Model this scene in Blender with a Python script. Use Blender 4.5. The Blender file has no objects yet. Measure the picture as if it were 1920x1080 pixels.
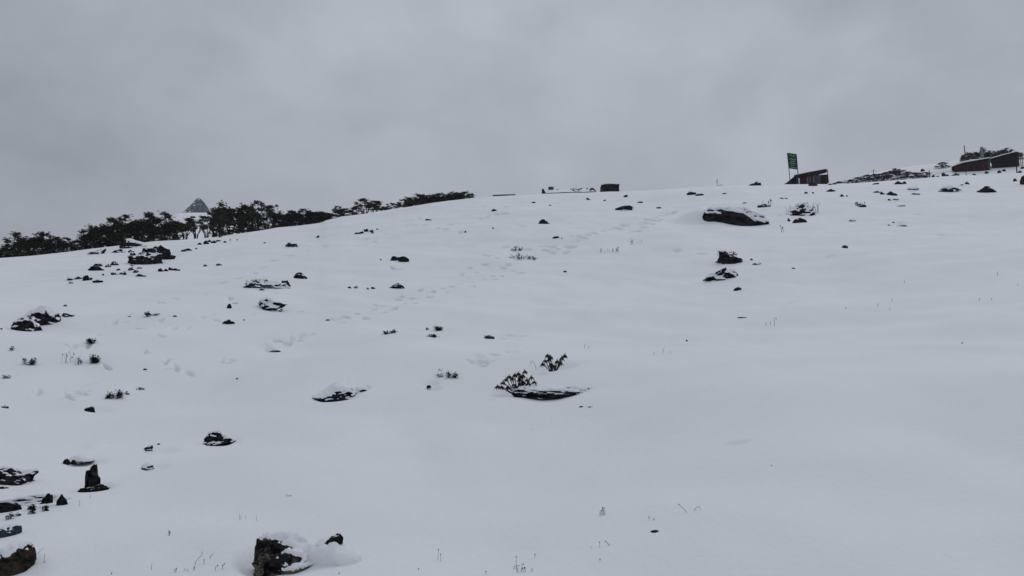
import bpy, bmesh, math, random
import numpy as np
from mathutils import Vector, noise, Matrix
C = bpy.context.scene.collection
S = bpy.context.scene
W0, H0, F = 1920.0, 1080.0, 1387.0          # photograph size and focal length in its pixels
PITCH = math.atan(110 / F)                    # camera tilted up; eye level sits at y = 650

# ------------------------------------------------------------------ camera, sky, sun, exposure
cd = bpy.data.cameras.new('camera'); cam = bpy.data.objects.new('camera', cd); C.objects.link(cam)
cd.sensor_width = 36; cd.lens = 36 * F / W0; cd.clip_start = 0.05; cd.clip_end = 5000
cam.location = (0, 0, 0); cam.rotation_euler = (math.pi / 2 + PITCH, 0, 0)
S.camera = cam
S.view_settings.view_transform = 'Standard'; S.view_settings.look = 'None'
S.view_settings.exposure = 0.09; S.view_settings.gamma = 1; S.view_settings.use_curve_mapping = False
S.cycles.max_bounces = 6; S.cycles.diffuse_bounces = 3; S.cycles.volume_bounces = 1

SUN_EL, SUN_AZ = math.radians(52), math.radians(35)     # azimuth measured from +y (view direction) to +x
w = bpy.data.worlds.new("World"); S.world = w; w.use_nodes = True
nt = w.node_tree; N = nt.nodes; L = nt.links
N.clear()
out = N.new('ShaderNodeOutputWorld'); bg = N.new('ShaderNodeBackground'); L.new(bg.outputs[0], out.inputs[0])
bg.inputs[1].default_value = 0.1
sky = N.new('ShaderNodeTexSky'); sky.sky_type = 'NISHITA'; sky.sun_disc = False
sky.sun_elevation = SUN_EL; sky.sun_rotation = SUN_AZ
tc = N.new('ShaderNodeTexCoord'); mp = N.new('ShaderNodeMapping'); mp.inputs['Scale'].default_value = (1, 1, 1.6)
L.new(tc.outputs['Generated'], mp.inputs[0])
def nz(scale, det, rough, dist):
    n = N.new('ShaderNodeTexNoise'); n.inputs['Scale'].default_value = scale; n.inputs['Detail'].default_value = det
    n.inputs['Roughness'].default_value = rough; n.inputs['Distortion'].default_value = dist
    L.new(mp.outputs[0], n.inputs['Vector']); return n
n1 = nz(2.2, 6, .55, .3); n2 = nz(5.5, 7, .55, .25)
def wmath(op, a, b=None, c=None):
    m = N.new('ShaderNodeMath'); m.operation = op
    for i, v in enumerate((a, b, c)):
        if v is None: continue
        if isinstance(v, (int, float)): m.inputs[i].default_value = v
        else: L.new(v, m.inputs[i])
    return m.outputs[0]
sep = N.new('ShaderNodeSeparateXYZ'); L.new(tc.outputs['Generated'], sep.inputs[0])
# cloud brightness: soft noise, darker bank low on the left
a = wmath('MULTIPLY', wmath('SUBTRACT', n1.outputs[0], .5), .78)
b = wmath('MULTIPLY', wmath('SUBTRACT', n2.outputs[0], .5), .50)
left = wmath('MULTIPLY', wmath('MAXIMUM', wmath('SUBTRACT', wmath('MULTIPLY', sep.outputs[0], -1), .0), 0), -.36)
low = wmath('MAXIMUM', wmath('SUBTRACT', .42, sep.outputs[2]), 0)
low2 = wmath('MULTIPLY', low, wmath('MULTIPLY', left, 4.6))
up = wmath('MULTIPLY', wmath('MAXIMUM', sep.outputs[2], 0), .12)
val = wmath('ADD', wmath('ADD', wmath('ADD', a, b), low2), wmath('ADD', up, 1.0))
SKYV = 3.85
vm = N.new('ShaderNodeVectorMath'); vm.operation = 'SCALE'; vm.inputs[0].default_value = (.935 * SKYV, 1.0 * SKYV, 1.105 * SKYV)
L.new(val, vm.inputs['Scale'])
mx = N.new('ShaderNodeMix'); mx.data_type = 'RGBA'; mx.inputs[0].default_value = .96
L.new(sky.outputs[0], mx.inputs[6]); L.new(vm.outputs[0], mx.inputs[7]); L.new(mx.outputs[2], bg.inputs[0])

sl = bpy.data.lights.new('sun', 'SUN'); so = bpy.data.objects.new('sun', sl); C.objects.link(so)
sl.energy = 0.5; sl.angle = math.radians(40); sl.color = (1, .98, .95)
sd = Vector((math.sin(SUN_AZ) * math.cos(SUN_EL), math.cos(SUN_AZ) * math.cos(SUN_EL), math.sin(SUN_EL)))
so.rotation_euler = sd.to_track_quat('Z', 'Y').to_euler()

# ------------------------------------------------------------------ helpers
cp, sp = math.cos(PITCH), math.sin(PITCH)
def ray(px, py):
    """azimuth and tangent of elevation of a photo pixel"""
    X = (px - W0 / 2) / F; Yc = (H0 / 2 - py) / F
    y = cp - sp * Yc; z = sp + cp * Yc
    return math.atan2(X, y), z / math.hypot(X, y)
def tag(o, label=None, cat=None, group=None, kind=None):
    if label: o['label'] = label
    if cat: o['category'] = cat
    if group: o['group'] = group
    if kind: o['kind'] = kind
    return o
def empty(name, loc, rz=0):
    o = bpy.data.objects.new(name, None); C.objects.link(o); o.location = loc; o.rotation_euler = (0, 0, rz)
    o.empty_display_size = .2
    return o
def mesh(name, V, Fc, mat, parent=None, smooth=False, loc=None, rz=0):
    me = bpy.data.meshes.new(name); me.from_pydata([tuple(v) for v in V], [], [tuple(f) for f in Fc])
    me.materials.append(mat)
    if smooth: me.polygons.foreach_set('use_smooth', [True] * len(me.polygons))
    o = bpy.data.objects.new(name, me); C.objects.link(o)
    if parent: o.parent = parent
    if loc is not None: o.location = loc
    o.rotation_euler = (0, 0, rz)
    return o
class MB:
    def __init__(s): s.v = []; s.f = []
    def add(s, V, Fc):
        k = len(s.v); s.v += [tuple(v) for v in V]; s.f += [tuple(i + k for i in f) for f in Fc]
    def box(s, x0, x1, y0, y1, z0, z1, shear=0):
        V = [(x, y, z + shear * (x - x0)) for z in (z0, z1) for y in (y0, y1) for x in (x0, x1)]
        s.add(V, [(0, 2, 3, 1), (4, 5, 7, 6), (0, 1, 5, 4), (2, 6, 7, 3), (0, 4, 6, 2), (1, 3, 7, 5)])
    def prism(s, poly, y0, y1):
        n = len(poly); V = [(x, y0, z) for x, z in poly] + [(x, y1, z) for x, z in poly]
        s.add(V, [tuple(range(n)), tuple(range(2 * n - 1, n - 1, -1))] + [(i, i + n, (i + 1) % n + n, (i + 1) % n) for i in range(n)])
    def tube(s, pts, rad, n=5):
        pts = [Vector(p) for p in pts]; k0 = len(s.v)
        if not hasattr(rad, '__len__'): rad = [rad] * len(pts)
        for i, p in enumerate(pts):
            t = (pts[min(i + 1, len(pts) - 1)] - pts[max(i - 1, 0)]).normalized()
            a = t.orthogonal().normalized(); b = t.cross(a)
            for k in range(n):
                an = 2 * math.pi * k / n
                s.v.append(tuple(p + (a * math.cos(an) + b * math.sin(an)) * rad[i]))
        for i in range(len(pts) - 1):
            for k in range(n):
                s.f.append((k0 + i * n + k, k0 + i * n + (k + 1) % n, k0 + (i + 1) * n + (k + 1) % n, k0 + (i + 1) * n + k))
        s.f.append(tuple(k0 + k for k in range(n))[::-1]); s.f.append(tuple(k0 + (len(pts) - 1) * n + k for k in range(n)))
    def leaf(s, p, d, ln, wd, side=None):
        d = Vector(d).normalized(); side = (side or d.cross(Vector((0, 0, 1)))).normalized() if d.cross(Vector((0, 0, 1))).length > .05 else Vector((1, 0, 0))
        p = Vector(p); n = d.cross(side) * wd * .25
        s.add([p, p + d * ln * .45 + side * wd / 2 - n, p + d * ln, p + d * ln * .45 - side * wd / 2 - n, p + d * ln * .45 + n * .6], [(0, 1, 4), (1, 2, 4), (2, 3, 4), (3, 0, 4)])
    def build(s, name, mat, parent=None, **k): return mesh(name, s.v, s.f, mat, parent, **k)

# ------------------------------------------------------------------ materials
def newmat(name):
    m = bpy.data.materials.new(name); m.use_nodes = True
    return m, m.node_tree.nodes, m.node_tree.links, m.node_tree.nodes['Principled BSDF']
def noisy(name, c0, c1, scale=4, rough=.85, coord='Object', lo=.35, hi=.65, bump=0, stretch=(1, 1, 1), spec=.1):
    m, n, l, p = newmat(name)
    t = n.new('ShaderNodeTexCoord'); mpn = n.new('ShaderNodeMapping'); mpn.inputs['Scale'].default_value = stretch
    no = n.new('ShaderNodeTexNoise'); no.inputs['Scale'].default_value = scale; no.inputs['Detail'].default_value = 5
    r = n.new('ShaderNodeValToRGB'); r.color_ramp.elements[0].position = lo; r.color_ramp.elements[1].position = hi
    r.color_ramp.elements[0].color = (*c0, 1); r.color_ramp.elements[1].color = (*c1, 1)
    l.new(t.outputs[coord], mpn.inputs[0]); l.new(mpn.outputs[0], no.inputs['Vector']); l.new(no.outputs[0], r.inputs[0]); l.new(r.outputs[0], p.inputs['Base Color'])
    p.inputs['Roughness'].default_value = rough; p.inputs['Specular IOR Level'].default_value = spec
    if bump:
        b_ = n.new('ShaderNodeBump'); b_.inputs['Strength'].default_value = bump; l.new(no.outputs[0], b_.inputs['Height']); l.new(b_.outputs[0], p.inputs['Normal'])
    return m
def snow_mat():
    m, n, l, p = newmat('snow')
    t = n.new('ShaderNodeTexCoord')
    a = n.new('ShaderNodeTexNoise'); a.inputs['Scale'].default_value = .35; a.inputs['Detail'].default_value = 3
    r = n.new('ShaderNodeValToRGB'); r.color_ramp.elements[0].color = (.80, .825, .86, 1); r.color_ramp.elements[1].color = (.85, .87, .90, 1)
    r.color_ramp.elements[0].position = .35; r.color_ramp.elements[1].position = .65
    b = n.new('ShaderNodeTexNoise'); b.inputs['Scale'].default_value = 9; b.inputs['Detail'].default_value = 8; b.inputs['Roughness'].default_value = .65
    bp = n.new('ShaderNodeBump'); bp.inputs['Strength'].default_value = .45; bp.inputs['Distance'].default_value = .04
    l.new(t.outputs['Object'], a.inputs['Vector']); l.new(t.outputs['Object'], b.inputs['Vector'])
    l.new(a.outputs[0], r.inputs[0]); l.new(r.outputs[0], p.inputs['Base Color']); l.new(b.outputs[0], bp.inputs['Height']); l.new(bp.outputs[0], p.inputs['Normal'])
    p.inputs['Roughness'].default_value = .75; p.inputs['Specular IOR Level'].default_value = .25
    return m
SNOW = snow_mat()
_rm = {}
def rock_mat(cover, tint='black', lichen=.0):
    """dark wet rock; fresh snow lodged on its upward faces and in its cracks"""
    key = (round(cover, 2), tint, lichen)
    if key in _rm: return _rm[key]
    m, n, l, p = newmat('rock_%s' % tint)
    c0, c1 = {'black': ((.002, .002, .003), (.030, .030, .032)), 'brown': ((.010, .008, .007), (.058, .045, .038)), 'grey': ((.015, .022, .032), (.055, .068, .085))}[tint]
    t = n.new('ShaderNodeTexCoord'); g = n.new('ShaderNodeNewGeometry'); sx = n.new('ShaderNodeSeparateXYZ'); l.new(g.outputs['Normal'], sx.inputs[0])
    a = n.new('ShaderNodeTexNoise'); a.inputs['Scale'].default_value = 7; a.inputs['Detail'].default_value = 7; l.new(t.outputs['Generated'], a.inputs['Vector'])
    r = n.new('ShaderNodeValToRGB'); r.color_ramp.elements[0].color = (*c0, 1); r.color_ramp.elements[1].color = (*c1, 1)
    r.color_ramp.elements[0].position = .38; r.color_ramp.elements[1].position = .68; l.new(a.outputs[0], r.inputs[0])
    col = r.outputs[0]
    if lichen:
        v = n.new('ShaderNodeTexNoise'); v.inputs['Scale'].default_value = 3.2; v.inputs['Detail'].default_value = 2; l.new(t.outputs['Generated'], v.inputs['Vector'])
        v2 = n.new('ShaderNodeTexNoise'); v2.inputs['Scale'].default_value = 22; v2.inputs['Detail'].default_value = 6; v2.inputs['Distortion'].default_value = 1.5; l.new(t.outputs['Generated'], v2.inputs['Vector'])
        mm = n.new('ShaderNodeMath'); mm.operation = 'SUBTRACT'; l.new(v.outputs[0], mm.inputs[0]); l.new(v2.outputs[0], mm.inputs[1])
        r2 = n.new('ShaderNodeValToRGB'); r2.color_ramp.elements[0].position = .14 - lichen * .1; r2.color_ramp.elements[1].position = .20 - lichen * .1
        l.new(mm.outputs[0], r2.inputs[0])
        mxl = n.new('ShaderNodeMix'); mxl.data_type = 'RGBA'; mxl.inputs[7].default_value = (.13, .115, .09, 1); l.new(r2.outputs[0], mxl.inputs[0]); l.new(col, mxl.inputs[6]); col = mxl.outputs[2]
    s = n.new('ShaderNodeTexNoise'); s.inputs['Scale'].default_value = 5; s.inputs['Detail'].default_value = 5; s.inputs['Roughness'].default_value = .6; l.new(t.outputs['Generated'], s.inputs['Vector'])
    m1 = n.new('ShaderNodeMath'); m1.operation = 'MULTIPLY_ADD'; l.new(s.outputs[0], m1.inputs[0]); m1.inputs[1].default_value = 2.2; l.new(sx.outputs[2], m1.inputs[2])
    r3 = n.new('ShaderNodeMapRange'); th = 2.2 - cover * 1.45
    r3.inputs['From Min'].default_value = th; r3.inputs['From Max'].default_value = th + .07; l.new(m1.outputs[0], r3.inputs['Value'])
    mx_ = n.new('ShaderNodeMix'); mx_.data_type = 'RGBA'; mx_.inputs[7].default_value = (.80, .83, .87, 1)
    l.new(r3.outputs[0], mx_.inputs[0]); l.new(col, mx_.inputs[6]); l.new(mx_.outputs[2], p.inputs['Base Color'])
    p.inputs['Roughness'].default_value = .85; p.inputs['Specular IOR Level'].default_value = .05
    bp = n.new('ShaderNodeBump'); bp.inputs['Strength'].default_value = .5; bp.inputs['Distance'].default_value = .03; l.new(a.outputs[0], bp.inputs['Height']); l.new(bp.outputs[0], p.inputs['Normal'])
    _rm[key] = m; return m
LEAF = noisy('leaf', (.016, .022, .014), (.085, .095, .055), 1.2, .7, lo=.3, hi=.7)
LEAF2 = noisy('bush_leaf', (.014, .018, .010), (.075, .070, .042), 9, .6, lo=.3, hi=.7)
SCRUB = noisy('scrub', (.004, .004, .004), (.020, .018, .015), 12)
BARK = noisy('bark', (.008, .007, .006), (.035, .030, .027), 8)
STEM = noisy('dry_stem', (.02, .017, .015), (.06, .05, .042), 30)
PALE = noisy('pale_stem', (.06, .055, .05), (.14, .125, .11), 30)
DARKWALL = noisy('dark_wall', (.003, .003, .003), (.014, .013, .013), 1.5)
TARP = noisy('dark_sheet', (.006, .006, .007), (.022, .022, .024), 1.2)
RED = noisy('red_boards', (.024, .009, .010), (.056, .020, .023), 1.4, stretch=(3, 1, .4))
MAROON = noisy('maroon_boards', (.025, .009, .017), (.060, .022, .038), 3, stretch=(4, 1, .4))
BROWNW = noisy('brown_boards', (.020, .015, .014), (.060, .045, .040), 3, stretch=(4, 1, .4))
GREYW = noisy('grey_sheet', (.035, .037, .045), (.075, .078, .090), 3, stretch=(2, 1, .6))
TEAL = noisy('teal_door', (.012, .035, .033), (.030, .070, .065), 4)
GREYW2 = noisy('pale_tank', (.13, .14, .155), (.20, .21, .23), 5)
WHITE = noisy('white_post', (.35, .36, .38), (.5, .5, .52), 5)
GREEN = noisy('sign_green', (.004, .038, .020), (.008, .062, .034), 2.5)
LETTER = noisy('sign_lettering', (.34, .55, .45), (.50, .68, .60), 5)
METAL = noisy('grey_metal', (.03, .03, .032), (.07, .07, .075), 8)
STONEW = noisy('dark_masonry', (.003, .003, .004), (.055, .053, .052), 2.2, bump=.4)

# ------------------------------------------------------------------ the snow slope
R1X = [(-600, 70), (0, 76), (400, 86), (900, 105), (1160, 113), (1500, 122), (1920, 134), (2500, 150)]
SIL1 = [(-600, 500), (-200, 492), (0, 484), (60, 479.5), (130, 472), (180, 466), (250, 458), (320, 451), (400, 445), (440, 439), (490, 432), (520, 426.5), (560, 423), (600, 418),
        (612, 413), (640, 406), (690, 400), (740, 391.5), (800, 382.5), (840, 376.5), (890, 370.5), (923, 368), (1015, 363.5), (1115, 361), (1163, 359), (1280, 352.5), (1345, 348.5),
        (1400, 347), (1460, 345.5), (1555, 345), (1600, 343.5), (1680, 337.5), (1720, 335), (1757, 331.5), (1800, 329), (1860, 328), (1920, 324), (2200, 316), (2500, 312)]
SIL2 = [(-600, 560), (250, 500), (300, 440), (318, 410), (330, 403), (350, 401), (392, 401), (402, 410), (412, 419), (430, 421), (448, 430), (475, 445), (560, 480), (700, 470), (1000, 450), (1480, 400),
        (1560, 352), (1600, 337), (1640, 326), (1700, 316.5), (1750, 311), (1790, 306), (1850, 302), (1920, 297), (2200, 285), (2500, 280)]
def table(pts, elev=True, ref=None):
    A = []; T_ = []
    for x, y in pts:
        if elev: a_, t_ = ray(x, y)
        else: a_ = ray(x, 420)[0]; t_ = y
        A.append(a_); T_.append(t_)
    return np.array(A), np.array(T_)
_a1, _t1 = table(SIL1); _a2, _t2 = table(SIL2); _ar, _r1 = table(R1X, False)
AZG = np.linspace(-math.pi, math.pi, 14401)
def smooth_table(a_, t_, win):
    g = np.interp(AZG, a_, t_); k = np.hanning(win); k /= k.sum()
    return np.convolve(np.pad(g, win, mode='edge'), k, 'same')[win:-win]
T1 = smooth_table(_a1, _t1, 21); T2 = smooth_table(_a2, _t2, 25); RR = smooth_table(_ar, _r1, 201)
R2 = 205.0
rng = np.random.RandomState(5)
WAVES = []
for wl, amp, n_ in ((34, .22, 4), (15, .10, 6), (7, .06, 8), (3.2, .024, 10), (1.5, .009, 10)):
    for i in range(n_):
        th = rng.uniform(0, math.pi); k = 2 * math.pi / (wl * rng.uniform(.75, 1.3))
        WAVES.append((math.cos(th) * k, math.sin(th) * k, rng.uniform(0, 6.28), amp / math.sqrt(n_) * 1.4))
def herm(d, d0, d1, z0, z1, m0, m1):
    L_ = d1 - d0; s = np.clip((d - d0) / L_, 0, 1)
    return (2*s**3-3*s**2+1)*z0 + (s**3-2*s**2+s)*L_*m0 + (-2*s**3+3*s**2)*z1 + (s**3-s**2)*L_*m1
HEYE = 2.0
def ground(x, y):
    x = np.asarray(x, float); y = np.asarray(y, float)
    az = np.arctan2(x, y); d = np.hypot(x, y)
    t = np.interp(az, AZG, T1); R = np.interp(az, AZG, RR); t2 = np.interp(az, AZG, T2)
    zn = herm(d, 0, 13, -HEYE, -.85, 0.0, .12)
    zm = herm(d, 13, R, -.85, t * R, .12, t)
    e = d - R
    zf = t * R + t * e - .0042 * e * e
    # run the far side out into a shallow valley
    zf = np.where(e > 70, t * R + t * 70 - .0042 * 4900 - .30 * (e - 70), zf); zf = np.maximum(zf, -25)
    z = np.where(d < 13, zn, np.where(d < R, zm, zf))
    und = sum(A * np.sin(kx * x + ky * y + ph) for kx, ky, ph, A in WAVES)
    fade = np.clip(np.abs(e) / 25, 0.03, 1) * np.clip(d / 9, .25, 1)
    z = z + und * fade
    e2 = d - R2
    top = t2 * R2
    z2 = np.where(e2 < 0, top - .39 * (np.sqrt(e2 * e2 + 64) - 8) , top - .35 * (np.sqrt(e2 * e2 + 64) - 8)) + und * .15
    h = np.clip(.5 + .5 * (z2 - z) / 1.2, 0, 1)
    zz = z * (1 - h) + z2 * h + h * (1 - h) * 1.2
    return np.where(d > R + 6, zz, z)
def gz(x, y): return float(ground(x, y))
def hit(px, py, dmax=None):
    """where the sight line of a photo pixel meets the first snow slope"""
    az, te = ray(px, py); R = float(np.interp(az, AZG, RR)) if dmax is None else dmax
    ds = np.concatenate([np.geomspace(2.5, R + 1.5, 900)])
    g = ground(np.sin(az) * ds, np.cos(az) * ds); f = te * ds - g
    i = np.where(f <= 0)[0]
    d = R - .5 if len(i) == 0 else ds[i[0]]
    x, y = math.sin(az) * d, math.cos(az) * d
    return Vector((x, y, gz(x, y))), d, az
def hit2(px, py):
    """where a sight line meets the far bank behind the first slope; returns the distance"""
    az, te = ray(px, py); R = float(np.interp(az, AZG, RR)); ds = np.linspace(R + 14, R2 + 4, 400)
    f = te * ds - ground(np.sin(az) * ds, np.cos(az) * ds); i = np.where(f <= 0)[0]
    return float(ds[i[0]]) if len(i) else R2 - 3
def at(px, py, d):
    """point of a photo pixel at horizontal distance d"""
    az, te = ray(px, py); return Vector((math.sin(az) * d, math.cos(az) * d, te * d)), az

DENTS = []      # x, y, radius across, radius along the line of sight, depth, azimuth
def dent(px, py, wpx, radial, depth, rot=0):
    P, d, az = hit(px, py); DENTS.append((P.x, P.y, wpx * d * math.cos(az) ** 2 / F * .5, radial, depth, az, rot))

# ------------------------------------------------------------------ labels for the small things
LM = [(965, 712, 'the larger leafy bush'), (1040, 676, 'the smaller leafy bush'), (1042, 735, 'the snow-covered ledge'), (535, 1030, 'the big lichened boulder'), (175, 898, 'the upright stone'),
      (20, 1042, 'the brown corner boulder'), (60, 938, 'the snowy left slab'), (412, 820, 'the black cleft rock'), (630, 738, 'the dark-fronted snow mound'), (75, 595, 'the banded left rock'),
      (280, 480, 'the double black outcrop'), (500, 534, 'the broken low outcrop'), (508, 572, 'the speckled snowy rock'), (750, 484, 'the two-lobed rock'), (745, 537, 'the little wedge rock'),
      (1018, 415, 'the lone dark wedge'), (1170, 390, 'the black skyline-side rock'), (1380, 400, 'the long leaf-shaped slab'), (1504, 395, 'the round ringed rock'), (1368, 485, 'the pointed fringed rock'),
      (1357, 514, 'the ragged rock'), (1778, 353, 'the snow-striped mound'), (1848, 355, 'the steep black mound'), (1500, 300, 'the green signboard'), (1525, 333, 'the patched hut'),
      (1142, 350, 'the square stone stack'), (1066, 356, 'the snowed-in roof'), (1820, 312, 'the red hut'), (685, 433, 'the streaky upper rock'), (212, 741, 'the dark scrub patch'), (1915, 338, 'the rusty edge boulder'),
      (180, 673, 'the round scrub clump'), (1658, 362, 'the row of dark stones'), (427, 604, 'the small pyramid stone'), (843, 703, 'the curled scrub'), (1300, 415, 'the frosted grass patch'), (1145, 470, 'the pale grass patch'),
      (1450, 603, 'the hooked grass stem'), (1130, 960, 'the lower grass cluster'), (1290, 955, 'the two bent stalks'), (970, 1055, 'the tall seed stalk'), (395, 1045, 'the corner weed stalks')]
USED = {}
def nearlabel(look, x, y, skip=None):
    c = sorted(((math.hypot((x - a_) , (y - b_) * 1.6), a_, b_, nm) for a_, b_, nm in LM if nm != skip))
    for dist, a_, b_, nm in c[:7]:
        if dist < 6: continue
        dx, dy = x - a_, y - b_; adx, ady = abs(dx), abs(dy) * 1.6
        v = 'above' if dy < 0 else 'below'; h = 'left of' if dx < 0 else 'right of'
        if ady < adx * .4: s = h
        elif adx < ady * .4: s = v
        else: s = v + ' and ' + h
        q = 'just ' if dist < 60 else ('' if dist < 150 else 'well ')
        lb = '%s %s%s %s' % (look, q, s, nm)
        if len(lb.split()) > 16: continue
        if lb not in USED: USED[lb] = 1; return lb
    print('DUPLABEL', look, x, y)
    return lb

# ------------------------------------------------------------------ rocks
def prof_at(prof, s):
    if not prof: return 1.0
    n_ = len(prof) - 1; f = min(max(s, 0), 1) * n_; i = min(int(f), n_ - 1); t = f - i; t = t * t * (3 - 2 * t)
    return prof[i] * (1 - t) + prof[i + 1] * t
_ico = {}
def ico(sub):
    if sub not in _ico:
        bm = bmesh.new(); bmesh.ops.create_icosphere(bm, subdivisions=sub, radius=1)
        _ico[sub] = ([v.co.copy() for v in bm.verts], [tuple(v.index for v in f.verts) for f in bm.faces]); bm.free()
    return _ico[sub]
def rock(xl, xr, yt, yb, label=None, look='small dark stone', prof=None, deep=.7, cover=.35, cap=None, rough=.12, facets=7, tint='black', lichen=0, seed=None,
         sub=None, name='rock', dip=0, sink=.5, skip=None, cat=None, lean=0, capbias=0, capt=.12, dist=None, dentd=0, group=None, capthr=.45, turn=0, tilt=0):
    seed = seed if seed is not None else int(xl * 7 + yb * 13)
    rnd = random.Random(seed)
    cx = (xl + xr) / 2; wpx = xr - xl; hpx = yb - yt
    if dist is None: P, d, az = hit(cx, yb)
    else:
        P, az = at(cx, yb, dist); d = dist
    m = d * math.cos(az) / F; Wm = wpx * m * math.cos(az); Hm = hpx * m; Dm = Wm * deep
    if sub is None: sub = 3 if wpx < 25 else (4 if wpx < 70 else 5)
    if wpx < 60: rough *= 1.2
    ex = .42 if prof else .3
    if not prof: prof = [rnd.uniform(.2, .6), rnd.uniform(.6, .95), rnd.uniform(.75, 1), rnd.uniform(.5, .95), rnd.uniform(.15, .55)]
    V, Fc = ico(sub); off = Vector((rnd.uniform(-50, 50), rnd.uniform(-50, 50), rnd.uniform(-50, 50)))
    planes = []
    for k in range(facets):
        n_ = Vector((rnd.uniform(-1, 1), rnd.uniform(-1, 1), rnd.uniform(-.3, 1))).normalized(); planes.append((n_, rnd.uniform(.62, .9)))
    pts = []
    for v in V:
        p = v.copy()
        for n_, c_ in planes:
            e_ = p.dot(n_) - c_
            if e_ > 0: p -= n_ * e_ * .85
        fr = noise.fractal(v * 1.7 + off, 1.0, 2.1, 5) * rough * 1.5 + (abs(noise.noise(v * 4.1 + off)) - .3) * rough * .8
        p *= 1 + fr
        h = prof_at(prof, (p.x + 1) / 2)
        z = p.z / max(.12, 1 - min(1, p.x * p.x)) ** ex * Hm * h * 1.03 if p.z > 0 else p.z * Hm * sink
        if v.z < 0:
            k_ = 1 / max(.35, math.sqrt(1 - v.z * v.z)); p.x *= k_; p.y *= k_
        x_ = p.x * Wm / 2 * 1.04 + lean * z
        pts.append(Vector((x_, p.y * Dm / 2, z + dip * m * p.x + tilt * p.y * Hm)))
    fwd = Vector((math.sin(az), math.cos(az), 0))
    loc = P + fwd * Dm * .30; loc.z = P.z
    cap_ = cap
    loc = P + fwd * Dm * .45
    if dist is None:
        loc.z = gz(loc.x, loc.y)
        Hn = ray(cx, yt)[1] * (d + Dm * .45) - loc.z
        Hn = min(max(Hn, .45 * Hm), 1.3 * Hm) / (1 + (.8 * capt if cap is not None else 0))
        for p in pts: p.z *= Hn / Hm
        Hm = Hn
    lb = label or nearlabel(look, cx, (yt + yb) / 2, skip)
    cat = cat or ('rock' if wpx > 24 else 'stone')
    if dentd: DENTS.append((loc.x, loc.y, Wm * .62, Dm * .8, Hm * dentd, az))
    if cap_ is None:
        o = mesh(name, pts, Fc, rock_mat(cover, tint, lichen), smooth=True, loc=loc, rz=-az + turn)
        return tag(o, lb, cat, group)
    root = empty(name, loc, -az + turn); tag(root, lb, cat, group)
    mesh('stone_body', pts, Fc, rock_mat(cover, tint, lichen), root, smooth=True)
    # snow lying on top: follows the stone where it is level enough, thins to nothing at its edge
    acc = [Vector() for _ in pts]
    for f in Fc:
        n_ = (pts[f[1]] - pts[f[0]]).cross(pts[f[2]] - pts[f[0]])
        for i in f: acc[i] += n_
    cpts = []; lv = []
    for i, p in enumerate(pts):
        n_ = acc[i].normalized(); q = p.z / (Hm + 1e-6)
        g = n_.z + .36 * noise.fractal(V[i] * 2.3 + off * 1.3, 1, 2, 4) + capbias * p.x / (Wm / 2) + (cap_ - .5) * 1.3 - capthr + .25 * q + .25 * V[i].y
        k = max(-1, min(1, g / .22)); lv.append(k)
        o_ = (capt * Hm * (k * (2 - k)) if k > 0 else capt * Hm * .6 * k)
        cpts.append(p + (n_ * .35 + Vector((0, 0, .65))) * o_ if k > 0 else p + n_ * o_)
    keep = [f for f in Fc if max(lv[i] for i in f) > -.95 and max(pts[i].z for i in f) > -Hm * .3]
    idx = {}; nv = []
    for f in keep:
        for i in f:
            if i not in idx: idx[i] = len(nv); nv.append(cpts[i])
    mesh('snow_cap', nv, [tuple(idx[i] for i in f) for f in keep], SNOW, root, smooth=True)
    return root

# ------------------------------------------------------------------ leaves, tufts, stems
def tuft(xl, xr, yt, yb, look='dark scrub tuft poking out of snow', n=70, label=None, seed=None, lobes=5, skip=None, group='scrub tufts in the snow', mat=None):
    """low heath clump: twigs and small leaves sticking out of the snow"""
    rnd = random.Random(seed or int(xl * 3 + yb)); cx = (xl + xr) / 2; P, d, az = hit(cx, yb); m = d * math.cos(az) / F
    Wm, Hm = (xr - xl) * m * math.cos(az), (yb - yt) * m; mb = MB(); ls = max(.010, 2.5 * m)
    cs = [(rnd.uniform(-.42, .42) * Wm, rnd.uniform(-.25, .25) * Wm, rnd.uniform(.15, .7) * Hm) for _ in range(lobes)]
    for c in cs:
        mb.tube([(c[0] * .7, c[1] * .7, -.12 * Hm - .02), (c[0] * .9, c[1], c[2] * .5), c], [ls * .22, ls * .18, ls * .1], 4)
    for k in range(int(n * 3.2)):
        c = rnd.choice(cs); s_ = min(Wm / lobes * 1.2, Hm * .8)
        p = Vector((c[0] + rnd.gauss(0, s_ * .42), c[1] + rnd.gauss(0, s_ * .42), min(Hm * .9, max(0, c[2] + rnd.gauss(0, Hm * .22) - .15 * Hm))))
        dr = Vector((rnd.gauss(0, 1), rnd.gauss(0, 1), rnd.gauss(.2, .8)))
        mb.leaf(p, dr, ls * rnd.uniform(.8, 1.8), ls * rnd.uniform(.6, 1.1))
    o = mb.build('scrub_tuft', mat or SCRUB, loc=P, rz=-az)
    return tag(o, label or nearlabel(look, cx, (yt + yb) / 2, skip), 'shrub', group)
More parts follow.
